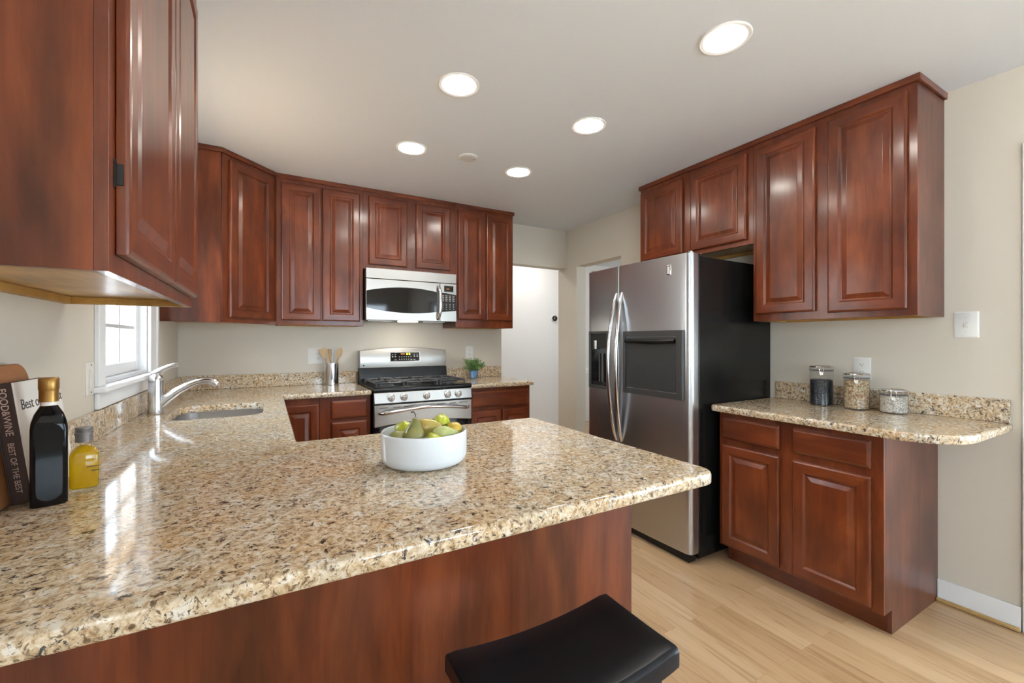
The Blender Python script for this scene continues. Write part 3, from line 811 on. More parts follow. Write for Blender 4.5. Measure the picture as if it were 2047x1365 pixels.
m = MB(); m.lathe([(0.0285, 0.1345), (0.0285, 0.1365)], n=40); m.lathe([(0.0300, 0.1367), (0.0298, 0.157)], n=40)
m.build('collar', 'brushed_nickel', t)
m = MB(); m.lathe([(0.0285, 0.1575), (0.0285, 0.159), (0.0298, 0.1592), (0.0285, 0.172), (0.024, 0.184), (0.014, 0.192), (0.004, 0.194)], n=40)
m.build('cap', 'brushed_nickel', t)
sp = [(0.0, 0.0, 0.026), (0.018, 0, 0.048), (0.048, 0, 0.078), (0.085, 0, 0.108), (0.125, 0, 0.133), (0.160, 0, 0.147), (0.190, 0, 0.153), (0.215, 0, 0.152), (0.232, 0, 0.144), (0.243, 0, 0.132)]
m = MB(); m.tube(sp[:5], [0.026, 0.0255, 0.0235, 0.0205, 0.018], 20, up=(0, 1, 0)); m.build('spout', 'brushed_nickel', t, angle=70)
m = MB(); m.tube([(0.124, 0, 0.1325)] + sp[5:], [0.0178, 0.0165, 0.0165, 0.0175, 0.0185, 0.0170], 20, up=(0, 1, 0)); m.build('spray_head', 'polished_steel', t, angle=70)
lv = [(-0.020, 0, 0.190), (0.0, 0, 0.200), (0.025, 0, 0.216), (0.050, 0, 0.229), (0.072, 0, 0.235), (0.088, 0, 0.236)]
m = MB(); m.tube(lv, [0.008, 0.015, 0.013, 0.011, 0.012, 0.008], 16, flat=0.55, up=(0, 1, 0)); m.build('lever', 'brushed_nickel', t, angle=70)

# ------------------------------------------------------------------ stove
RX0, RX1, RF = 0.668, 1.432, 3.166
t = thing('stove', 'stainless gas stove with black cooktop and arched backguard', 'stove', ((RX0 + RX1) / 2, 3.5, 0))
RC = (RX0 + RX1) / 2
MB().box(RX0 + 0.002, RX1 - 0.002, 3.20, 3.815, 0.02, 0.892).build('body', 'black_enamel', t, True, bevel=0.002)
m = MB()
m.prism([(3.172, 0.893), (3.166, 0.905), (3.168, 0.920), (3.180, 0.928), (3.215, 0.924), (3.70, 0.924), (3.70, 0.893)], RX0, RX1, plane='yz')
m.build('cooktop', 'black_enamel', t, True, bevel=0.003)
m = MB(); m.prism([(3.1745, 0.892), (3.1600, 0.814), (3.199, 0.810), (3.199, 0.892)], RX0 + 0.003, RX1 - 0.001, plane='yz')
cp = m.build('control_panel', 'steel_x', t, True, bevel=0.003)
for kx in (0.792, 0.886, 1.058, 1.227, 1.315):
    MK = Matrix.Translation((kx, 3.1665, 0.8535)) @ Matrix.Rotation(math.radians(100), 4, 'X')
    m = MB(MK); m.lathe([(0.027, 0.0), (0.0275, 0.004), (0.024, 0.010), (0.0205, 0.012), (0.0195, 0.026), (0.015, 0.029)], n=28)
    kn = m.build('knob', 'knob_silver', t, True)
    m = MB(MK); m.box(-0.005, 0.005, -0.021, 0.021, 0.0255, 0.037); m.build('knob_grip', 'knob_silver', kn, True, bevel=0.003)
# oven door: steel upper face with an arched lower edge, dark glass below
zd0, zd1 = 0.19, 0.802
arc = [(RX0 + 0.004 + (RX1 - RX0 - 0.008) * k / 24, 0.645 + 0.026 * math.sin(PI * k / 24)) for k in range(25)]
m = MB(); m.prism([(RX1 - 0.004, zd1), (RX0 + 0.004, zd1)] + arc, 3.163, 3.1985, plane='xz')
od = m.build('oven_door', 'steel_x', t, True, bevel=0.002)
arc2 = [(x, z - 0.001) for x, z in reversed(arc)]
m = MB(); m.prism(arc2 + [(RX0 + 0.004, zd0), (RX1 - 0.004, zd0)], 3.167, 3.1985, plane='xz'); m.build('oven_glass', 'glass_black', od, True)
m = MB()
for a, b in ((0.708, 0.768), (0.805, 0.858), (0.885, 0.955), (1.140, 1.205), (1.240, 1.292), (1.325, 1.392)): m.box(a, b, 3.1622, 3.164, 0.780, 0.785)
m.build('vent_slot', 'slot_dark', od, True, smooth=False)
pts = [(0.708, 3.150, 0.7465), (0.722, 3.128, 0.748), (0.742, 3.119, 0.750)] + [(0.742 + 0.606 * k / 14, 3.117 - 0.016 * math.sin(PI * k / 14), 0.750 + 0.028 * math.sin(PI * k / 14)) for k in range(1, 14)] + [(1.352, 3.119, 0.750), (1.374, 3.128, 0.748), (1.392, 3.150, 0.7465)]
m = MB(); m.tube(pts, [0.013, 0.015, 0.0145] + [0.0125] * 13 + [0.0145, 0.015, 0.013], 14)
m.box(0.700, 0.722, 3.146, 3.1628, 0.736, 0.757); m.box(1.380, 1.402, 3.146, 3.1628, 0.736, 0.757)
m.build('handle', 'polished_steel', od, True, angle=60)
MB().box(RX0 + 0.004, RX1 - 0.004, 3.165, 3.199, 0.025, 0.183).build('storage_drawer', 'steel_x', t, True, bevel=0.003)
# backguard
TB = 12
top = [(RX0 + 0.006 + (RX1 - RX0 - 0.012) * k / TB, 1.184 + 0.026 * math.sin(PI * k / TB)) for k in range(TB + 1)]
def bgp(x, z):  # leaning front of the steel fascia
    return 3.725 + (z - 1.04) * 0.10 - 0.010 * math.sin(PI * (z - 1.03) / 0.19)
m = MB(); rows = 8; g = []
for r in range(rows + 1):
    row = []
    for k in range(TB + 1):
        x = top[k][0]; zt = top[k][1]; z = 1.040 + (zt - 1.040) * r / rows
        row.append((x, bgp(x, z), z))
    g.append(row)
vs = [p for row in g for p in row]; nb = TB + 1
fs = [(r * nb + k, r * nb + k + 1, (r + 1) * nb + k + 1, (r + 1) * nb + k) for r in range(rows) for k in range(TB)]
o0 = len(vs); vs += [(p[0], 3.815, p[2]) for p in vs]
fs += [tuple(reversed([i + o0 for i in f])) for f in fs]
edge = [k for k in range(nb)] + [r * nb + TB for r in range(1, rows + 1)] + [rows * nb + k for k in range(TB - 1, -1, -1)] + [r * nb for r in range(rows - 1, 0, -1)]
fs += [(edge[i], edge[(i + 1) % len(edge)], edge[(i + 1) % len(edge)] + o0, edge[i] + o0) for i in range(len(edge))]
m.add(vs, fs); bgo = m.build('backguard', 'steel_x', t, True, bevel=0.002, angle=40)
m = MB(); m.prism([(3.7005, 0.9245), (3.720, 1.0385), (3.815, 1.0385), (3.815, 0.893), (3.7005, 0.893)], RX0 + 0.004, RX1 - 0.004, plane='yz')
m.build('backguard_base', 'black_enamel', t, True)
MBG = Matrix.Translation((RC, 0, 0))
ang = math.atan(0.10)
def onbg(x, z, off=0.0): return (x, bgp(x, z) - off, z)
DX_0, DX_1, DZ_0, DZ_1 = 0.924, 1.177, 1.092, 1.166
def bgplate(x0, x1, z0, z1, off, th=0.006):
    m = MB(); m.add([onbg(x0, z0, off), onbg(x1, z0, off), onbg(x1, z1, off), onbg(x0, z1, off), onbg(x0, z0, -th), onbg(x1, z0, -th), onbg(x1, z1, -th), onbg(x0, z1, -th)],
                    [(0, 1, 2, 3), (7, 6, 5, 4), (0, 4, 5, 1), (1, 5, 6, 2), (2, 6, 7, 3), (3, 7, 4, 0)])
    return m
bgplate(DX_0 - 0.006, DX_1 + 0.006, DZ_0 - 0.006, DZ_1 + 0.005, 0.0035).build('display_frame', 'polished_steel', bgo, True, bevel=0.001)
bgplate(DX_0, DX_1, DZ_0, DZ_1, 0.0052).build('display_panel', 'black_gloss', bgo, True)
m = MB()
def pt(m, x, z, w, h, off=0.0058): m.add([onbg(x - w / 2, z - h / 2, off), onbg(x + w / 2, z - h / 2, off), onbg(x + w / 2, z + h / 2, off), onbg(x - w / 2, z + h / 2, off)], [(0, 1, 2, 3)])
for i, x in enumerate((0.941, 0.965, 1.131, 1.157)):
    for z in (1.150, 1.136, 1.128): pt(m, x, z, 0.013, 0.004)
for k in range(6):
    for z in (1.128, 1.108): pt(m, 1.000 + k * 0.020, z, 0.008, 0.0055)
for x in (0.965, 1.105, 1.131): pt(m, x, 1.104, 0.016, 0.004)
m.build('key_print', 'key_print', bgo, True, smooth=False)
m = MB()
for x in (1.067, 1.088):     # two digits with their stacked segments
    for z in (1.1455, 1.1525, 1.1595): pt(m, x, z, 0.010, 0.0024)
    for z in (1.149, 1.156):
        pt(m, x - 0.0055, z, 0.0024, 0.005); pt(m, x + 0.0055, z, 0.0024, 0.005)
m.build('clock_digits', 'display_digits', bgo, True, smooth=False)
m = MB(); pt(m, 1.030, 1.153, 0.036, 0.010); m.build('clock_window', 'display_amber', bgo, True, smooth=False)
m = MB(); m.lathe([(0.0, 0), (0.006, 0.0)], n=16); m.v = [Vector((0.703 + p.x, bgp(0, 1.062) - 0.0015, 1.062 + p.y)) for p in m.v]
m.build('maker_badge', 'black_gloss', bgo, True)
# burners and grates
zc = 0.9245
for bx, by, br in ((0.80, 3.33, 0.045), (0.80, 3.56, 0.036), (1.05, 3.45, 0.050), (1.30, 3.33, 0.040), (1.30, 3.56, 0.045)):
    m = MB(); m.lathe([(br + 0.012, 0.0), (br + 0.010, 0.004), (br, 0.006), (br, 0.012), (br * 0.8, 0.016), (br * 0.78, 0.0165)], (bx, by, zc), 28)
    b = m.build('burner', 'cast_iron', t, True)
    m = MB(); m.lathe([(br * 0.72, 0.017), (br * 0.74, 0.019), (br * 0.6, 0.024), (br * 0.2, 0.025)], (bx, by, zc), 28); m.build('burner_cap', 'black_matte', b, True)
zg = 0.955
for x0, x1 in ((0.690, 0.915), (0.922, 1.178), (1.185, 1.410)):
    m = MB(); y0, y1 = 3.225, 3.665; xm = (x0 + x1) / 2
    rr = rrect(x0 + 0.006, x1 - 0.006, y0 + 0.006, y1 - 0.006, 0.03, 5); rr.append(rr[0])
    for a, b in zip(rr[:-1], rr[1:]): m.tube([(*a, zg), (*b, zg)], 0.0065, 8)
    for yy in (3.33, 3.56):
        for dx, dy in ((1, 0), (-1, 0), (0, 1), (0, -1)):
            e = (x1 - 0.006 if dx > 0 else x0 + 0.006) if dx else xm
            f_ = yy if dx else (min(y1 - 0.006, yy + 0.113) if dy > 0 else max(y0 + 0.006, yy - 0.113))
            m.tube([(e, f_, zg), ((e + xm) / 2, (f_ + yy) / 2, zg + 0.006), (xm + dx * 0.022, yy + dy * 0.022, zg + 0.006), (xm + dx * 0.020, yy + dy * 0.020, zg - 0.006)], [0.0065, 0.0065, 0.006, 0.005], 8)
    m.tube([(x0 + 0.006, 3.445, zg), (x1 - 0.006, 3.445, zg)], 0.0065, 8)
    for cx in (x0 + 0.012, x1 - 0.012):
        for cy in (y0 + 0.012, y1 - 0.012): m.tube([(cx, cy, zg), (cx, cy, 0.9248)], [0.0065, 0.009], 8)
    m.build('grate', 'cast_iron', t, True)

# ------------------------------------------------------------------ microwave
MX0, MX1, MF, MZ0, MZ1 = 0.6655, 1.4085, 3.43, 1.428, 1.8325
t = thing('microwave', 'stainless over-the-range microwave with a lens-shaped dark window', 'microwave', ((MX0 + MX1) / 2, 3.6, MZ0))
MB().box(MX0 + 0.001, MX1 - 0.001, MF + 0.026, YB - 0.002, MZ0 + 0.002, MZ1).build('body', 'black_enamel', t, True, bevel=0.002)
MB().box(MX0, MX1, MF, MF + 0.025, 1.7515, MZ1).build('vent_grille', 'steel_x', t, True, bevel=0.003)
XS = 1.262
MB().box(MX0, XS - 0.001, MF, MF + 0.025, MZ0 + 0.001, 1.7485).build('door', 'steel_x', t, True, bevel=0.003)
door = [o for o in t.children if o.name.startswith('door')][0]
N = 22; xr = 1.236
up = []; lo = []
for k in range(N + 1):
    x = MX0 + 0.002 + (xr - MX0 - 0.002) * k / N; q = (x - 0.99) / 0.325
    up.append((x, 1.694 - 0.040 * abs(q) ** 2.0)); lo.append((x, 1.492 + 0.033 * abs(q) ** 2.0 - 0.004 * (k / N)))
m = MB(); m.prism(lo + list(reversed(up)), MF - 0.002, MF + 0.004, plane='xz'); m.build('window_glass', 'glass_black', door, True, bevel=0.0012)
hp = [(1.2415, MF + 0.001, 1.722), (1.247, MF - 0.022, 1.708), (1.255, MF - 0.034, 1.66), (1.257, MF - 0.037, 1.585), (1.254, MF - 0.034, 1.51), (1.246, MF - 0.022, 1.460), (1.241, MF + 0.001, 1.445)]
m = MB(); m.tube(hp, [0.011, 0.012, 0.0125, 0.013, 0.0125, 0.012, 0.011], 14, flat=0.8, up=(0, 1, 0)); m.build('handle', 'polished_steel', door, True, angle=60)
cpn = MB().box(XS + 0.001, MX1, MF, MF + 0.025, MZ0 + 0.001, 1.7485).build('control_panel', 'steel_x', t, True, bevel=0.003)
m = MB(); m.prism([(XS + 0.002, 1.507), (MX1 - 0.001, 1.522), (MX1 - 0.001, 1.655), (XS + 0.06, 1.667), (XS + 0.002, 1.670)], MF - 0.002, MF + 0.004, plane='xz'); m.build('keypad', 'black_matte', cpn, True)
MB().box(1.298, 1.380, MF - 0.002, MF + 0.004, 1.679, 1.730).build('display', 'black_gloss', cpn, True)
m = MB()
for r in range(9):
    for c in range(4):
        x = 1.286 + c * 0.0315; z = 1.645 - r * 0.0140
        if r == 4: continue
        w_, h_ = ((0.018, 0.0062) if r < 4 else (0.010, 0.0058))
        m.box(x - w_ / 2, x + w_ / 2, MF - 0.0026, MF - 0.0019, z - h_ / 2, z + h_ / 2)
m.build('key_print', 'key_print', cpn, True, smooth=False)
m = MB(); m.box(1.318, 1.345, MF - 0.0026, MF - 0.0019, 1.699, 1.708); m.build('clock_digits', 'display_amber', cpn, True, smooth=False)
m = MB(); m.box(0.688, 0.735, MF - 0.0006, MF + 0.001, 1.459, 1.464); m.build('maker_badge', 'grey_vinyl', door, True, smooth=False)
MB().box(0.94, 1.09, MF + 0.06, MF + 0.12, MZ0 - 0.006, MZ0 + 0.0015).build('cooktop_lamp', 'hood_lens', t, True)
m = MB(); m.box(0.70, 0.89, MF + 0.10, MF + 0.26, MZ0 - 0.003, MZ0 + 0.0015); m.box(1.15, 1.34, MF + 0.10, MF + 0.26, MZ0 - 0.003, MZ0 + 0.0015)
m.build('filter', 'steel_x', t, True)

# ------------------------------------------------------------------ refrigerator
FY0, FY1, FS = 1.612, 2.508, 2.163
t = thing('refrigerator', 'side-by-side stainless refrigerator with black sides', 'refrigerator', (2.46, 2.06, 0))
MB().box(2.150, 2.862, FY0 + 0.002, FY1 - 0.002, 0.022, 1.752).build('cabinet', 'fridge_side', t, True, bevel=0.004)
def fdoor(y0, y1, name):
    n = 14; pts = []
    yc = (FY0 + FY1) / 2; hf = (FY1 - FY0) / 2
    r0 = 0.034 if y0 == FY0 else 0.006; r1 = 0.034 if y1 == FY1 else 0.006
    fx = lambda y: 2.058 + 0.014 * ((y - yc) / hf) ** 2
    for k in range(7):
        a = PI / 2 * k / 6
        pts.append((fx(y0 + r0) + r0 * (1 - math.sin(a)), y0 + r0 * (1 - math.cos(a))))
    for k in range(1, n):
        y = y0 + r0 + (y1 - r1 - y0 - r0) * k / n; pts.append((fx(y), y))
    for k in range(7):
        a = PI / 2 * k / 6
        pts.append((fx(y1 - r1) + r1 * (1 - math.cos(a)), y1 - r1 * (1 - math.sin(a))))
    poly = pts + [(2.138, y1), (2.138, y0)]
    m = MB(); m.prism(poly, 0.058, 1.768)
    o = m.build(name, 'steel_y', t, True, angle=30)
    g = MB(); g.box(2.1385, 2.1495, y0 + 0.006, y1 - 0.006, 0.062, 1.750); g.build('gasket', 'gasket', o, True)
    return o, fx
dfr, fx = fdoor(FY0, FS - 0.003, 'fridge_door')
dfz, fx = fdoor(FS + 0.003, FY1, 'freezer_door')
def fhandle(y, dy, par):
    pts = []
    for k in range(19):
        q = k / 18; z = 0.598 + 0.99 * q; s_ = math.sin(PI * q) ** 0.75
        pts.append((fx(y) + 0.003 - 0.064 * s_, y + dy * (1 - s_), z))
    rad = [0.010] + [0.0135] * 17 + [0.010]
    m = MB(); m.tube(pts, rad, 14, up=(0, 1, 0)); 
    m.build('handle', 'polished_steel', par, True, angle=60)
fhandle(FS - 0.036, 0.012, dfr); fhandle(FS + 0.038, -0.012, dfz)
# ice and water dispenser
m = MB(); a, b, c, d = 2.262, 2.466, 0.930, 1.336; xo, xi = 2.050, 2.075
m.box(xo, xi, a, a + 0.018, c, d); m.box(xo, xi, b - 0.022, b, c, d); m.box(xo, xi, a + 0.018, b - 0.022, c, c + 0.022); m.box(xo, xi, a + 0.018, b - 0.022, d - 0.018, d)
dsp = m.build('dispenser', 'dark_plastic_frame', dfz, True, bevel=0.002)
bpy.context.view_layer.update()
m = MB(); m.box(2.0585, 2.0645, a + 0.018, b - 0.022, c + 0.022, d - 0.018); m.build('dispenser_recess', 'black_gloss', dfz, True)
m = MB(); m.box(2.053, 2.0582, a + 0.022, b - 0.026, 1.215, d - 0.022); m.build('dispenser_controls', 'black_matte', dfz, True, bevel=0.001)
m = MB(); m.tube([(2.048, 2.385, 1.21), (2.048, 2.385, 1.27)], [0.012, 0.015], 12); m.build('water_spout', 'polished_steel', dfz, True)
m = MB(); m.box(2.046, 2.058, a + 0.05, a + 0.062, 0.98, 1.18); m.box(2.046, 2.058, a + 0.085, a + 0.09, 0.98, 1.18); m.build('ice_paddle', 'gasket', dfz, True, bevel=0.001)
# refreshment hatch
a, b, c, d = 1.652, 2.118, 0.928, 1.330; xo, xi = 2.049, 2.080
m = MB(); w4 = 0.040
m.box(xo, xi, a, a + w4, c, d); m.box(xo, xi, b - 0.022, b, c, d); m.box(xo, xi, a + w4, b - 0.022, c, c + 0.036); m.box(xo, xi, a + w4, b - 0.022, d - 0.036, d)
m.build('hatch_frame', 'dark_plastic_frame', dfr, True, bevel=0.002)
h = MB().box(2.053, 2.078, a + w4 + 0.003, b - 0.025, c + 0.039, d - 0.039).build('hatch', 'dark_plastic', dfr, True, bevel=0.003)
m = MB(); m.tube([(2.050, a + w4 + 0.006, 1.266), (2.044, (a + b) / 2, 1.262), (2.050, b - 0.028, 1.266)], [0.016, 0.019, 0.016], 14, flat=0.8); m.build('hatch_handle', 'black_enamel', dfr, True, angle=60)
m = MB(); yq = 1.755; m.box(fx(yq) - 0.004, fx(yq) + 0.004, yq - 0.016, yq + 0.016, 1.655, 1.715); bd = m.build('maker_badge', 'chrome', dfr, True, bevel=0.006, seg=3)
m = MB(); m.box(fx(yq) - 0.0048, fx(yq) - 0.0036, yq - 0.009, yq + 0.009, 1.663, 1.707); m.build('badge_inset', 'grey_vinyl', dfr, True)
MB().box(2.085, 2.148, FY0 + 0.02, FY1 - 0.02, 0.006, 0.055).build('toe_grille', 'black_enamel', t, True, bevel=0.004)
for y in (FY0 + 0.03, FY1 - 0.03):
    m = MB(); m.lathe([(0.018, 0), (0.018, 0.010), (0.014, 0.014)], (2.11, y, 1.769), 20); m.box(2.10, 2.19, y - 0.012, y + 0.012, 1.7685, 1.7745); m.build('hinge_cap', 'polished_steel', t, True)
for x in (2.19, 2.80):
    for y in (FY0 + 0.05, FY1 - 0.05): 
        m = MB(); m.lathe([(0.018, 0), (0.018, 0.021)], (x, y, 0.0003), 16); m.build('foot', 'black_matte', t, True)

# ------------------------------------------------------------------ ceiling fittings
def lamp(name, label, loc, group='recessed ceiling lights'):
    t = thing(name, label, 'ceiling light', loc, 0, group)
    m = MB(); m.lathe([(0.0965, 0.0), (0.0965, -0.003), (0.093, -0.006), (0.080, -0.004), (0.0775, -0.001), (0.0775, 0.0)], n=48, cap0=False, cap1=False); m.build('trim_ring', 'lamp_trim', t)
    m = MB(); m.lathe([(0.0770, -0.0004), (0.0770, -0.0018), (0.070, -0.0030), (0.0, -0.0032)], n=48, cap1=False); m.build('lens', 'lamp_lens', t)
    return t
LA = lamp('recessed_light', 'largest recessed ceiling light, alone at the right near the tall wall cabinet', (1.585, 1.072, ZC))
dup(LA, (0.787, 1.884, ZC), 'recessed ceiling light on the left, second nearest the camera')
dup(LA, (1.566, 1.884, ZC), 'recessed ceiling light between the largest one and the one by the back right cabinets')
dup(LA, (0.788, 2.651, ZC), 'recessed ceiling light farthest back on the left of the round speaker cover')
dup(LA, (1.562, 2.651, ZC), 'smallest recessed ceiling light, farthest back on the right of the round speaker cover')
# unseen lamps added to brighten the hall and dining room beyond the openings
def flush(label, loc):
    t = thing('added_flush_light', label, 'ceiling light', loc, 0, 'added flush lights beyond the kitchen')
    m = MB(); m.lathe([(0.165, 0.0), (0.165, -0.02), (0.155, -0.03), (0.150, -0.025)], n=40, cap0=False, cap1=False); m.build('rim', 'lamp_trim', t)
    m = MB(); m.lathe([(0.152, -0.02), (0.150, -0.045), (0.11, -0.075), (0.0, -0.085)], n=40, cap0=False, cap1=False); m.build('shade', 'added_hall_lens', t)
flush('unseen round white flush ceiling light added to brighten the hall behind the back wall', (1.60, 4.45, ZC))
flush('unseen round white flush ceiling light added at the hall end towards the dining room', (3.05, 4.50, ZC))
flush('unseen round white flush ceiling light added to brighten the dining room beyond the refrigerator', (4.50, 3.60, ZC))
t = thing('ceiling_speaker', 'small round white cover plate on the ceiling between the two farthest lights', 'ceiling cover', (1.150, 2.597, ZC))
m = MB(); m.lathe([(0.062, 0.0), (0.062, -0.003), (0.057, -0.006), (0.054, -0.004)], n=40, cap0=False); m.build('rim', 'lamp_trim', t)
m = MB(); m.lathe([(0.0535, -0.0042), (0.053, -0.010), (0.04, -0.012), (0.0, -0.0125)], n=40, cap1=False); m.build('grille', 'speaker_white', t)
m = MB(); m.lathe([(0.004, -0.0112), (0.003, -0.0125)], (0.036, -0.012, 0), 12); m.build('indicator', 'slot_dark', t)

# ------------------------------------------------------------------ wall plates
def plate_mesh(m, w, h): 
    m.loft([[(x, 0, z) for x, z in rrect(-w / 2, w / 2, -h / 2, h / 2, 0.004, 3)], [(x, -0.003, z) for x, z in rrect(-w / 2, w / 2, -h / 2, h / 2, 0.004, 3)],
            [(x, -0.006, z) for x, z in rrect(-w / 2 + 0.005, w / 2 - 0.005, -h / 2 + 0.005, h / 2 - 0.005, 0.004, 3)]])
def outlet(label, loc, rz, w=0.072, h=0.116, mat='white_plastic', cx=0.0, gang2=False, recept=True):
    t = thing('wall_outlet', label, 'outlet', loc, rz, 'wall outlets')
    m = MB(); plate_mesh(m, w, h); m.build('plate', mat, t)
    for zz in (-0.020, 0.020):
        m = MB(); pr = [(cx + 0.0165 * math.cos(a), zz + max(-0.0125, min(0.0125, 0.0165 * math.sin(a)))) for a in [2 * PI * k / 24 for k in range(24)]]
        m.prism(pr, -0.0085, -0.0055, plane='xz'); r = m.build('receptacle', mat, t)
        m = MB(); m.box(cx - 0.0075, cx - 0.0055, -0.0089, -0.0083, zz - 0.001, zz + 0.007); m.box(cx + 0.0055, cx + 0.0075, -0.0089, -0.0083, zz - 0.001, zz + 0.006)
        m.lathe([(0.0024, 0), (0.0024, 0.0006)], n=10); k = 20
        m.v[-k:] = [Vector((cx + p.x, -0.0083 - p.z, zz - 0.0065 + p.y)) for p in m.v[-k:]]
        m.build('slots', 'slot_dark', r)
    return t
outlet('double-width white outlet plate behind the utensil crock', (0.345, YB - 0.0003, 1.145), 0, 0.112, 0.128, cx=0.022)
outlet('white outlet on the back wall above the little potted plant', (1.711, YB - 0.0003, 1.158), 0, 0.078, 0.118)
outlet('white outlet on the right wall behind the middle canister', (XR - 0.0003, 1.118, 1.115), -PI / 2, 0.080, 0.122)
t = thing('light_switch', 'white toggle switch plate on the right wall beside the tall wall cabinet', 'switch', (XR - 0.0003, 0.709, 1.344), -PI / 2)
m = MB(); plate_mesh(m, 0.086, 0.124); m.build('plate', 'white_plastic', t)
MB().box(-0.008, 0.008, -0.0075, -0.0055, -0.0145, 0.0145).build('toggle_slot', 'ivory_plastic', t)
m = MB(); m.prism([(-0.007, 0.008), (-0.007, -0.004), (-0.017, -0.010), (-0.018, -0.003)], -0.0045, 0.0045, plane='yz'); m.build('toggle', 'white_plastic', t, bevel=0.001)
for z in (-0.033, 0.033):
    m = MB(); m.box(-0.0025, 0.0025, -0.0072, -0.0058, z - 0.0025, z + 0.0025); m.build('screw', 'ivory_plastic', t)
t = thing('light_switch', 'ivory wall plate with a rectangular insert on the left wall beside the window', 'switch', (XL + 0.0003, 2.066, 1.135), PI / 2)
m = MB(); plate_mesh(m, 0.072, 0.120); m.build('plate', 'ivory_plastic', t)
MB().box(-0.0165, 0.0165, -0.0085, -0.0055, -0.033, 0.033).build('insert', 'ivory_plastic', t, bevel=0.001)
for z in (-0.048, 0.048):
    m = MB(); m.box(-0.0025, 0.0025, -0.0072, -0.0058, z - 0.0025, z + 0.0025); m.build('screw', 'slot_dark', t)
t = thing('thermostat', 'small round dark thermostat on a white plate on the hall wall', 'thermostat', (3.565, 5.0497, 1.585))
def disc(m, prof, n=28):
    k = len(m.v); m.lathe(prof, n=n); m.v[k:] = [Vector((p.x, -p.z, p.y)) for p in m.v[k:]]
m = MB(); disc(m, [(0.052, 0), (0.052, 0.006), (0.046, 0.010)]); m.build('plate', 'white_plastic', t)
m = MB(); disc(m, [(0.040, 0.0102), (0.040, 0.026), (0.034, 0.030), (0.0, 0.031)]); m.build('dial', 'thermostat_dark', t)

# ------------------------------------------------------------------ crock and utensils
cx, cy, cz = 0.4575, 3.752, ZT + 0.0003
t = thing('utensil_crock', 'stainless steel crock of wooden utensils left of the stove', 'crock', (cx, cy, cz))
R = 0.0565
m = MB(); m.lathe([(R - 0.004, 0.0), (R, 0.002), (R, 0.170), (R + 0.002, 0.172), (R + 0.002, 0.175), (R - 0.003, 0.175), (R - 0.004, 0.170), (R - 0.004, 0.004), (0.0, 0.0035)], n=48, cap1=False)
m.build('body', 'polished_steel', t)
def stick(name, label, cat, p0, p1, head, mat, group='kitchen utensils in the crock'):
    t = thing(name, label, cat, p0, 0, group)
    d = Vector(p1) - Vector(p0); L = d.length
    zq = d.normalized(); xq = (Vector((1, 0.25, 0)) - zq * zq.dot(Vector((1, 0.25, 0)))).normalized(); yq_ = zq.cross(xq)
    q = Matrix((xq, yq_, zq)).transposed().to_4x4()
    m = MB(q); head(m, L); m.build('blade', mat, t, angle=60, bevel=0.0008)
    m = MB(q); m.tube([(0, 0, 0.004), (0, 0, L - 0.085)], [0.0055, 0.006], 12); m.build('handle', mat, t)
    return t
zb = cz + 0.0042
def spat(m, L):
    out = [(-0.010, L - 0.085), (0.010, L - 0.085), (0.027, L - 0.045), (0.030, L), (-0.030, L), (-0.027, L - 0.045)]
    m.prism(out[:2] + [out[2], out[3], (0.018, L - 0.001)] + out[4:], -0.003, 0.003, plane='xz')
def narrow(m, L):
    m.prism([(-0.006, L - 0.085), (0.006, L - 0.085), (0.008, L), (-0.008, L)], -0.004, 0.004, plane='xz')
def spoon(m, L):
    rings = []
    for k in range(13):
        q = k / 12; z = L - 0.088 + 0.088 * q; w_ = 0.007 + 0.022 * math.sin(PI * min(1, q * 0.93 + 0.04)) ** 0.8 * (q ** 0.35) if q > 0 else 0.007
        if k == 12: w_ = 0.008
        rings.append([(w_ * math.cos(a), (0.003 if math.sin(a) < 0 else -0.003 + 0.0055 * 0) * math.sin(a) * (1 if math.sin(a) > 0 else 1) + 0.006 * (1 - abs(math.cos(a))) * math.sin(PI * q), z) for a in [2 * PI * i / 16 for i in range(16)]])
    m.loft(rings)
stick('wooden_spatula', 'broad pale wooden spatula leaning left in the crock', 'spatula', (cx + 0.018, cy + 0.020, zb + 0.004), (cx - 0.070, cy + 0.012, cz + 0.292), spat, 'utensil_wood')
stick('wooden_stirrer', 'narrow dark-edged wooden stirrer between the spatula and the white handle', 'utensil', (cx + 0.020, cy + 0.000, zb + 0.004), (cx - 0.020, cy - 0.004, cz + 0.288), narrow, 'utensil_amber')
stick('kitchen_tool', 'pale bluish utensil standing upright in the middle of the crock', 'utensil', (cx + 0.002, cy + 0.036, zb + 0.004), (cx + 0.014, cy + 0.038, cz + 0.284), narrow, 'utensil_white')
stick('wooden_spoon', 'oval wooden spoon leaning right in the crock', 'spoon', (cx - 0.006, cy - 0.022, zb + 0.004), (cx + 0.070, cy - 0.020, cz + 0.296), spoon, 'utensil_wood')

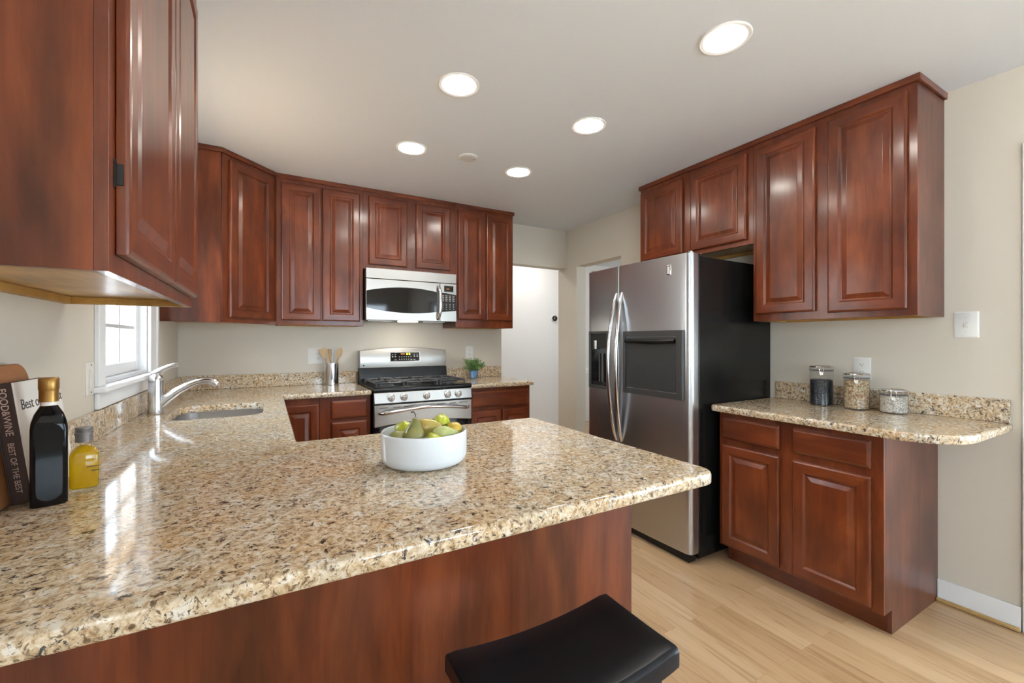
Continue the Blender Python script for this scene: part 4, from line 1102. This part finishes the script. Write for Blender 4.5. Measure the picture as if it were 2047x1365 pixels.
# ------------------------------------------------------------------ potted plant
px, py = 1.690, 3.695
t = thing('potted_plant', 'small leafy green plant in a pale blue glass pot beside the stove', 'plant', (px, py, ZT + 0.0003))
m = MB(); m.lathe([(0.030, 0.0), (0.033, 0.002), (0.047, 0.080), (0.049, 0.087), (0.045, 0.087), (0.042, 0.080), (0.030, 0.006), (0.0, 0.005)], n=12, cap1=False)
m.build('pot', 'pot_glass', t, smooth=False)
m = MB(); m.lathe([(0.027, 0.008), (0.039, 0.072), (0.0, 0.076)], n=24, cap1=False); m.build('pebbles', 'glass_pebbles', t)
rnd = random.Random(3)
ms, ml = MB(), MB()
for k in range(90):
    a = rnd.uniform(0, 2 * PI); tilt = rnd.uniform(0.05, 1.25); L = rnd.uniform(0.075, 0.135)
    d = Vector((math.cos(a) * math.sin(tilt), math.sin(a) * math.sin(tilt), math.cos(tilt)))
    b0 = Vector((rnd.uniform(-0.03, 0.03), rnd.uniform(-0.03, 0.03), 0.078))
    pts = [b0 + d * L * q + Vector((0, 0, -0.012 * q * q)) for q in (0, 0.35, 0.7, 1.0)]
    ms.tube(pts, [0.0012, 0.0011, 0.001, 0.0006], 5)
    for q in range(16):
        f_ = rnd.uniform(0.25, 1.0); p = b0 + d * L * f_ + Vector((0, 0, -0.012 * f_ * f_))
        ld = Vector((rnd.uniform(-1, 1), rnd.uniform(-1, 1), rnd.uniform(-0.3, 0.9))).normalized()
        sd = ld.cross(Vector((rnd.uniform(-1, 1), rnd.uniform(-1, 1), rnd.uniform(-1, 1)))).normalized()
        l_, w_ = rnd.uniform(0.012, 0.021), rnd.uniform(0.004, 0.0065)
        nrm = ld.cross(sd) * 0.0012
        ml.add([p, p + ld * l_ * 0.5 + sd * w_ + nrm, p + ld * l_, p + ld * l_ * 0.5 - sd * w_ + nrm], [(0, 1, 2, 3)])
ms.build('stems', 'leaf_green', t); ml.build('foliage', 'leaf_green', t, smooth=False)

# ------------------------------------------------------------------ fruit bowl and pears
bx, by, bz = 0.405, 1.232, ZT + 0.0003
t = thing('fruit_bowl', 'wide white ceramic bowl of pears on the peninsula worktop', 'bowl', (bx, by, bz))
BR = 0.1235
m = MB(); m.lathe([(0.098, 0.0), (0.104, 0.001), (0.1145, 0.006), (0.1205, 0.014), (BR, 0.026), (BR, 0.088), (BR - 0.0006, 0.0925), (BR - 0.003, 0.0943), (BR - 0.0055, 0.0925), (BR - 0.006, 0.088), (BR - 0.006, 0.028), (0.112, 0.012), (0.09, 0.008), (0.0, 0.0075)], n=72, cap1=False)
m.build('body', 'porcelain', t, angle=60)
PEAR = [(0.0, -0.031), (0.008, -0.0305), (0.0185, -0.026), (0.0265, -0.015), (0.0295, 0.0), (0.0275, 0.014), (0.0215, 0.027), (0.0155, 0.037), (0.0125, 0.045), (0.0085, 0.052), (0.003, 0.0545), (0.0, 0.0545)]
def pear(label, pos, axis, s, mat, stem=0.022, curl=0.6):
    t = thing('pear', label, 'pear', (bx + pos[0], by + pos[1], bz + pos[2]), 0, 'pears in the white bowl')
    q = Vector(axis).to_track_quat('Z', 'Y').to_matrix().to_4x4() @ Matrix.Scale(s, 4)
    m = MB(q); pr = PEAR
    rings = []
    n = 28
    for r, z in pr:
        rings.append([(max(r, 0.0005) * math.cos(2 * PI * i / n) + 0.05 * max(0, z) , max(r, 0.0005) * math.sin(2 * PI * i / n) * 0.97, z) for i in range(n)])
    m.loft(rings); m.build('flesh', mat, t, subsurf=1)
    if stem:
        m = MB(q); m.tube([(0.0026, 0, 0.052), (0.004, 0.001, 0.052 + stem * 0.5), (0.004 + curl * stem * 0.45, 0.002, 0.052 + stem * 0.85), (0.004 + curl * stem, 0.002, 0.052 + stem * (1.0 - 0.3 * curl))], [0.0016, 0.0013, 0.0013, 0.0017], 8)
        m.build('stem', 'stem_brown', t)
    return t
pear('grey-green pear standing upright at the front left with a curled stem', (-0.042, -0.036, 0.080), (0.13, 0.05, 1), 1.05, 'pear_olive', 0.020, 0.9)
pear('bright lime pear at the back left behind the upright grey-green one', (-0.050, 0.026, 0.092), (-0.15, 0.75, 0.05), 0.95, 'pear_lime', 0)
pear('small olive pear lying at the far left rim of the bowl', (-0.088, -0.022, 0.082), (0.70, 0.10, 0.10), 0.76, 'pear_olive', 0.030, 0.8)
pear('tan yellow pear lying on its side in the middle of the heap', (0.006, 0.016, 0.097), (0.72, -0.58, 0.10), 0.98, 'pear_tan', 0.014, 0.3)
pear('bright lime pear highest at the back right of the bowl', (0.062, 0.026, 0.101), (0.35, 0.75, 0.30), 0.94, 'pear_lime', 0)
pear('pale green pear lying at the front right, stem pointing right', (0.034, -0.054, 0.085), (1.0, -0.20, 0.0), 0.92, 'pear_pale', 0.014, 0.5)
pear('lime pear lying lowest at the front middle of the bowl', (0.002, -0.080, 0.070), (0.10, 0.75, 0.30), 0.86, 'pear_lime', 0)
pear('golden yellow pear alone at the right rim of the bowl', (0.085, -0.022, 0.088), (0.30, 0.55, 0.10), 0.84, 'pear_gold', 0.006, 0.2)

# ------------------------------------------------------------------ bottles
t = thing('vinegar_bottle', 'tall square dark glass bottle with a gold cap left of the oil bottle', 'bottle', (-0.413, 1.322, ZT + 0.0003), math.atan2(0.015, 0.045))
def sq(h, z, r, n=5): return [(x, y, z) for x, y in rrect(-h, h, -h, h, r, n)]
B = 0.0285
m = MB(); m.loft([sq(B - 0.003, 0, 0.006), sq(B, 0.003, 0.007), sq(B, 0.165, 0.007), sq(B - 0.0015, 0.180, 0.009), sq(B - 0.006, 0.196, 0.012), sq(0.0165, 0.208, 0.0155), sq(0.0135, 0.214, 0.0134)])
m.build('glass_body', 'bottle_black', t, angle=50)
m = MB(); m.loft([[(x, -B - 0.0006, z) for x, z in rrect(-0.020, 0.020, 0.012, 0.178, 0.02, 5)], [(x, -B + 0.001, z) for x, z in rrect(-0.020, 0.020, 0.012, 0.178, 0.02, 5)]])
m.build('front_recess', 'bottle_black', t)
m = MB(); m.lathe([(0.0134, 0.2142), (0.0130, 0.222)], n=28); m.build('neck', 'paper_white', t)
m = MB(); m.lathe([(0.0155, 0.2225), (0.0155, 0.246), (0.0158, 0.248), (0.0165, 0.250), (0.0165, 0.272), (0.0145, 0.275), (0.0, 0.2755)], n=36, cap1=False); m.build('cap', 'cap_gold', t)
t = thing('oil_bottle', 'short clear bottle of golden oil with a grey cap', 'bottle', (-0.375, 1.392, ZT + 0.0003), math.atan2(0.012, 0.045))
B = 0.0285
m = MB(); m.loft([sq(B - 0.005, 0, 0.010), sq(B, 0.004, 0.012), sq(B, 0.085, 0.012), sq(B - 0.002, 0.094, 0.013), sq(B - 0.008, 0.103, 0.014), sq(0.0145, 0.109, 0.0140), sq(0.0125, 0.114, 0.0124), sq(0.0125, 0.122, 0.0124)])
m.build('glass_body', 'bottle_glass', t, angle=60)
m = MB(); k = 0.0035
m.loft([sq(B - 0.008, 0.010, 0.010), sq(B - k, 0.014, 0.010), sq(B - k, 0.085, 0.010), sq(B - 0.0055, 0.093, 0.011), sq(B - 0.0115, 0.101, 0.012), sq(0.011, 0.107, 0.0105)])
m.build('oil', 'olive_oil', t, angle=60)
m = MB(); m.lathe([(0.0158, 0.1165), (0.0160, 0.134), (0.0172, 0.1345), (0.0172, 0.1385), (0.0158, 0.139), (0.0158, 0.146), (0.0165, 0.147), (0.0160, 0.1505), (0.0, 0.151)], n=32, cap1=False); m.build('cap', 'cap_grey', t)
m = MB(); m.box(0.004, 0.024, -B - 0.0005, -B + 0.0005, 0.060, 0.0615); m.box(0.012, 0.026, -B - 0.0005, -B + 0.0005, 0.050, 0.052); m.build('label_print', 'print_dark', t, smooth=False)

# ------------------------------------------------------------------ cutting board and cookbook leaning on the left wall
lean = math.atan2(0.037, 0.295)
t = thing('cutting_board', 'brown wooden cutting board leaning on the wall behind the cookbook', 'cutting board', (-0.500, 1.30, ZT + 0.0008))
MBd = Matrix.Translation((0.0, 0, 0)) @ Matrix.Rotation(-lean, 4, 'Y')
m = MB(MBd)
pl = rrect(-0.24, 0.222, 0.0, 0.300, [0.012, 0.045, 0.045, 0.012], 8)
m.loft([[(0.0, y, z) for y, z in pl], [(0.002, y, z) for y, z in inset(pl, -0.0001)], [(0.020, y, z) for y, z in pl], [(0.0225, y, z) for y, z in inset(pl, 0.0025)]])
m.build('board', 'board_wood', t, angle=40)
t = thing('cookbook', 'thick white-covered cookbook leaning against the cutting board', 'book', (-0.4765, 1.338, ZT + 0.0008), 0)
MBk = Matrix.Rotation(-lean, 4, 'Y')
W_, H_, D_ = 0.232, 0.262, 0.036
m = MB(MBk); m.box(0.0, 0.003, 0, W_, 0, H_); m.box(0.0031, D_ - 0.0031, 0, 0.003, 0, H_)
m.build('spine_cover', 'book_dark', t, bevel=0.0008)
m = MB(MBk); m.box(D_ - 0.003, D_, 0, W_, 0, H_); m.build('front_cover', 'paper_white', t, bevel=0.0006)
m = MB(MBk); m.box(0.0032, D_ - 0.0032, 0.0032, W_ - 0.004, 0.004, H_ - 0.004); m.build('pages', 'paper_white', t, smooth=False)
# lettering: cover text reads along +y seen from +x
MT = MBk @ Matrix(((0, 0, 1, D_ + 0.0002), (1, 0, 0, 0.016), (0, 1, 0, H_ - 0.062), (0, 0, 0, 1)))
text_mesh('Best of the Best', 0.033, 'title_text', 'print_dark', t, MT)
m = MB(MBk)     # three faint lines of small print, too small to read in the photo
for i, wl_ in enumerate((0.066, 0.056, 0.060)): m.box(D_ + 0.0001, D_ + 0.0004, 0.140, 0.140 + wl_, H_ - 0.084 - i * 0.016, H_ - 0.080 - i * 0.016)
m.build('small_print', 'print_pale', t, smooth=False)
# spine text runs down the spine, seen from -y
for s_, z_, sz in (('FOOD&WINE', H_ - 0.010, 0.017), ('BEST OF THE BEST', H_ - 0.128, 0.0135)):
    text_mesh(s_, sz, 'spine_text', 'print_pale', t, MBk @ Matrix(((0, 1, 0, 0.012), (0, 0, -1, -0.0003), (-1, 0, 0, z_), (0, 0, 0, 1))))

# ------------------------------------------------------------------ canisters
def canister(label, x, y, h, mat, fill, hr):
    t = thing('canister', label, 'canister', (x, y, ZR + 0.0003), math.atan2(-y, -x), 'clear clamp-lid canisters on the right worktop')
    R = 0.0565
    m = MB(); m.lathe([(R - 0.004, 0.0), (R, 0.003), (R, h - 0.034), (R + 0.001, h - 0.032), (R + 0.001, h - 0.026)], n=48, cap1=False); m.build('jar', 'acrylic', t)
    m = MB(); m.lathe([(R - 0.0065, 0.005), (R - 0.0035, 0.008), (R - 0.0035, fill - 0.004), (R - 0.012, fill), (0.0, fill + hr)], n=44, cap1=False); m.build('contents', mat, t)
    m = MB(); m.lathe([(R - 0.002, h - 0.0265), (R + 0.0005, h - 0.0255), (R + 0.0005, h - 0.0215), (R - 0.002, h - 0.0205)], n=44, cap0=False, cap1=False); m.build('seal', 'gasket', t)
    m = MB(); m.lathe([(R - 0.004, h - 0.0205), (R + 0.0022, h - 0.020), (R + 0.0025, h - 0.004), (R - 0.002, h), (0.0, h + 0.0005)], n=48, cap1=False); ld = m.build('lid', 'acrylic', t)
    m = MB(); m.lathe([(R + 0.0026, h - 0.006), (R + 0.003, h - 0.004), (R + 0.001, h - 0.0005), (R - 0.003, h + 0.001), (R - 0.004, h - 0.0006)], n=48, cap0=False, cap1=False); m.build('lid_edge', 'polished_steel', ld)
    m = MB()
    for s_ in (-1, 1):
        m.tube([(R + 0.003, s_ * 0.009, h - 0.004), (R + 0.007, s_ * 0.010, h - 0.015), (R + 0.007, s_ * 0.009, h - 0.035), (R + 0.005, s_ * 0.006, h - 0.047)], 0.0018, 8)
    m.tube([(R + 0.005, -0.007, h - 0.047), (R + 0.008, 0, h - 0.052), (R + 0.005, 0.007, h - 0.047)], [0.002, 0.0042, 0.002], 8)
    m.box(R + 0.0012, R + 0.004, -0.006, 0.006, h - 0.052, h - 0.030)
    cl = m.build('clasp', 'chrome', t)
    return t
canister('tallest clear canister, filled with black beans', 2.755, 1.268, 0.221, 'black_beans', 0.146, 0.002)
canister('medium clear canister of tan oats, below the outlet', 2.752, 1.098, 0.190, 'mixed_oats', 0.156, 0.005)
canister('shortest clear canister, filled with white grain', 2.765, 0.945, 0.118, 'white_grain', 0.088, 0.003)

# ------------------------------------------------------------------ bar stool
sx, sy, sw, sd, sz = 0.529, 0.717, 0.214, 0.116, 0.622
t = thing('bar_stool', 'black wooden saddle-seat bar stool tucked against the peninsula', 'stool', (sx, sy, 0))
nx = 20
def saddle(x): return 0.019 * (x / sw) ** 2
prof = [(-1, -0.046), (-1.0, -0.010), (-0.97, -0.003), (-0.90, 0.0), (-0.5, -0.0015), (0, -0.002), (0.5, -0.0015), (0.90, 0.0), (0.97, -0.003), (1.0, -0.010), (1, -0.046)]
rings = []
for k in range(nx + 1):
    x = -sw + 2 * sw * k / nx; e = 0.0 if 0 < k < nx else 0.006
    rings.append([(x, sd * q * (1 - e), sz + saddle(x) + dz - (0.004 if (e and dz > -0.03) else 0)) for q, dz in prof])
m2 = MB(); m2.loft([[(x, y, z) for x, y, z in r] for r in rings]); m2.build('seat', 'stool_black', t, bevel=0.005, seg=3, angle=50)
def leg(sxx, syy):
    x0, y0 = sxx * 0.165, syy * 0.075; x1, y1 = sxx * 0.205, syy * 0.135
    a, b = 0.017, 0.017
    m = MB(); m.loft([[(x1 - a, y1 - b, 0.0), (x1 + a, y1 - b, 0.0), (x1 + a, y1 + b, 0.0), (x1 - a, y1 + b, 0.0)],
                      [(x0 - a, y0 - b, sz - 0.030), (x0 + a, y0 - b, sz - 0.030), (x0 + a, y0 + b, sz - 0.030), (x0 - a, y0 + b, sz - 0.030)]])
    m.build('leg', 'stool_black', t, bevel=0.003)
for a in (-1, 1):
    for b in (-1, 1): leg(a, b)
def lp(sxx, syy, z):
    q = z / (sz - 0.03); return Vector((sxx * (0.205 - 0.040 * q), syy * (0.135 - 0.060 * q), z))
for a in (-1, 1):
    m = MB(); p, q = lp(a, -1, 0.30), lp(a, 1, 0.30); m.box(p.x - 0.011, p.x + 0.011, p.y + 0.018, q.y - 0.018, 0.285, 0.317); m.build('side_rail', 'stool_black', t, bevel=0.003)
    m = MB(); p, q = lp(a, -1, 0.545), lp(a, 1, 0.545); m.box(p.x - 0.009, p.x + 0.009, p.y + 0.018, q.y - 0.018, 0.520, 0.572); m.build('apron', 'stool_black', t, bevel=0.003)
for b in (-1, 1):
    m = MB(); p, q = lp(-1, b, 0.20), lp(1, b, 0.20); m.box(p.x + 0.018, q.x - 0.018, p.y - 0.011, p.y + 0.011, 0.185, 0.217); m.build('foot_rail', 'stool_black', t, bevel=0.003)
    m = MB(); p, q = lp(-1, b, 0.545), lp(1, b, 0.545); m.box(p.x + 0.018, q.x - 0.018, p.y - 0.009, p.y + 0.009, 0.525, 0.568); m.build('apron', 'stool_black', t, bevel=0.003)
bpy.context.view_layer.update()
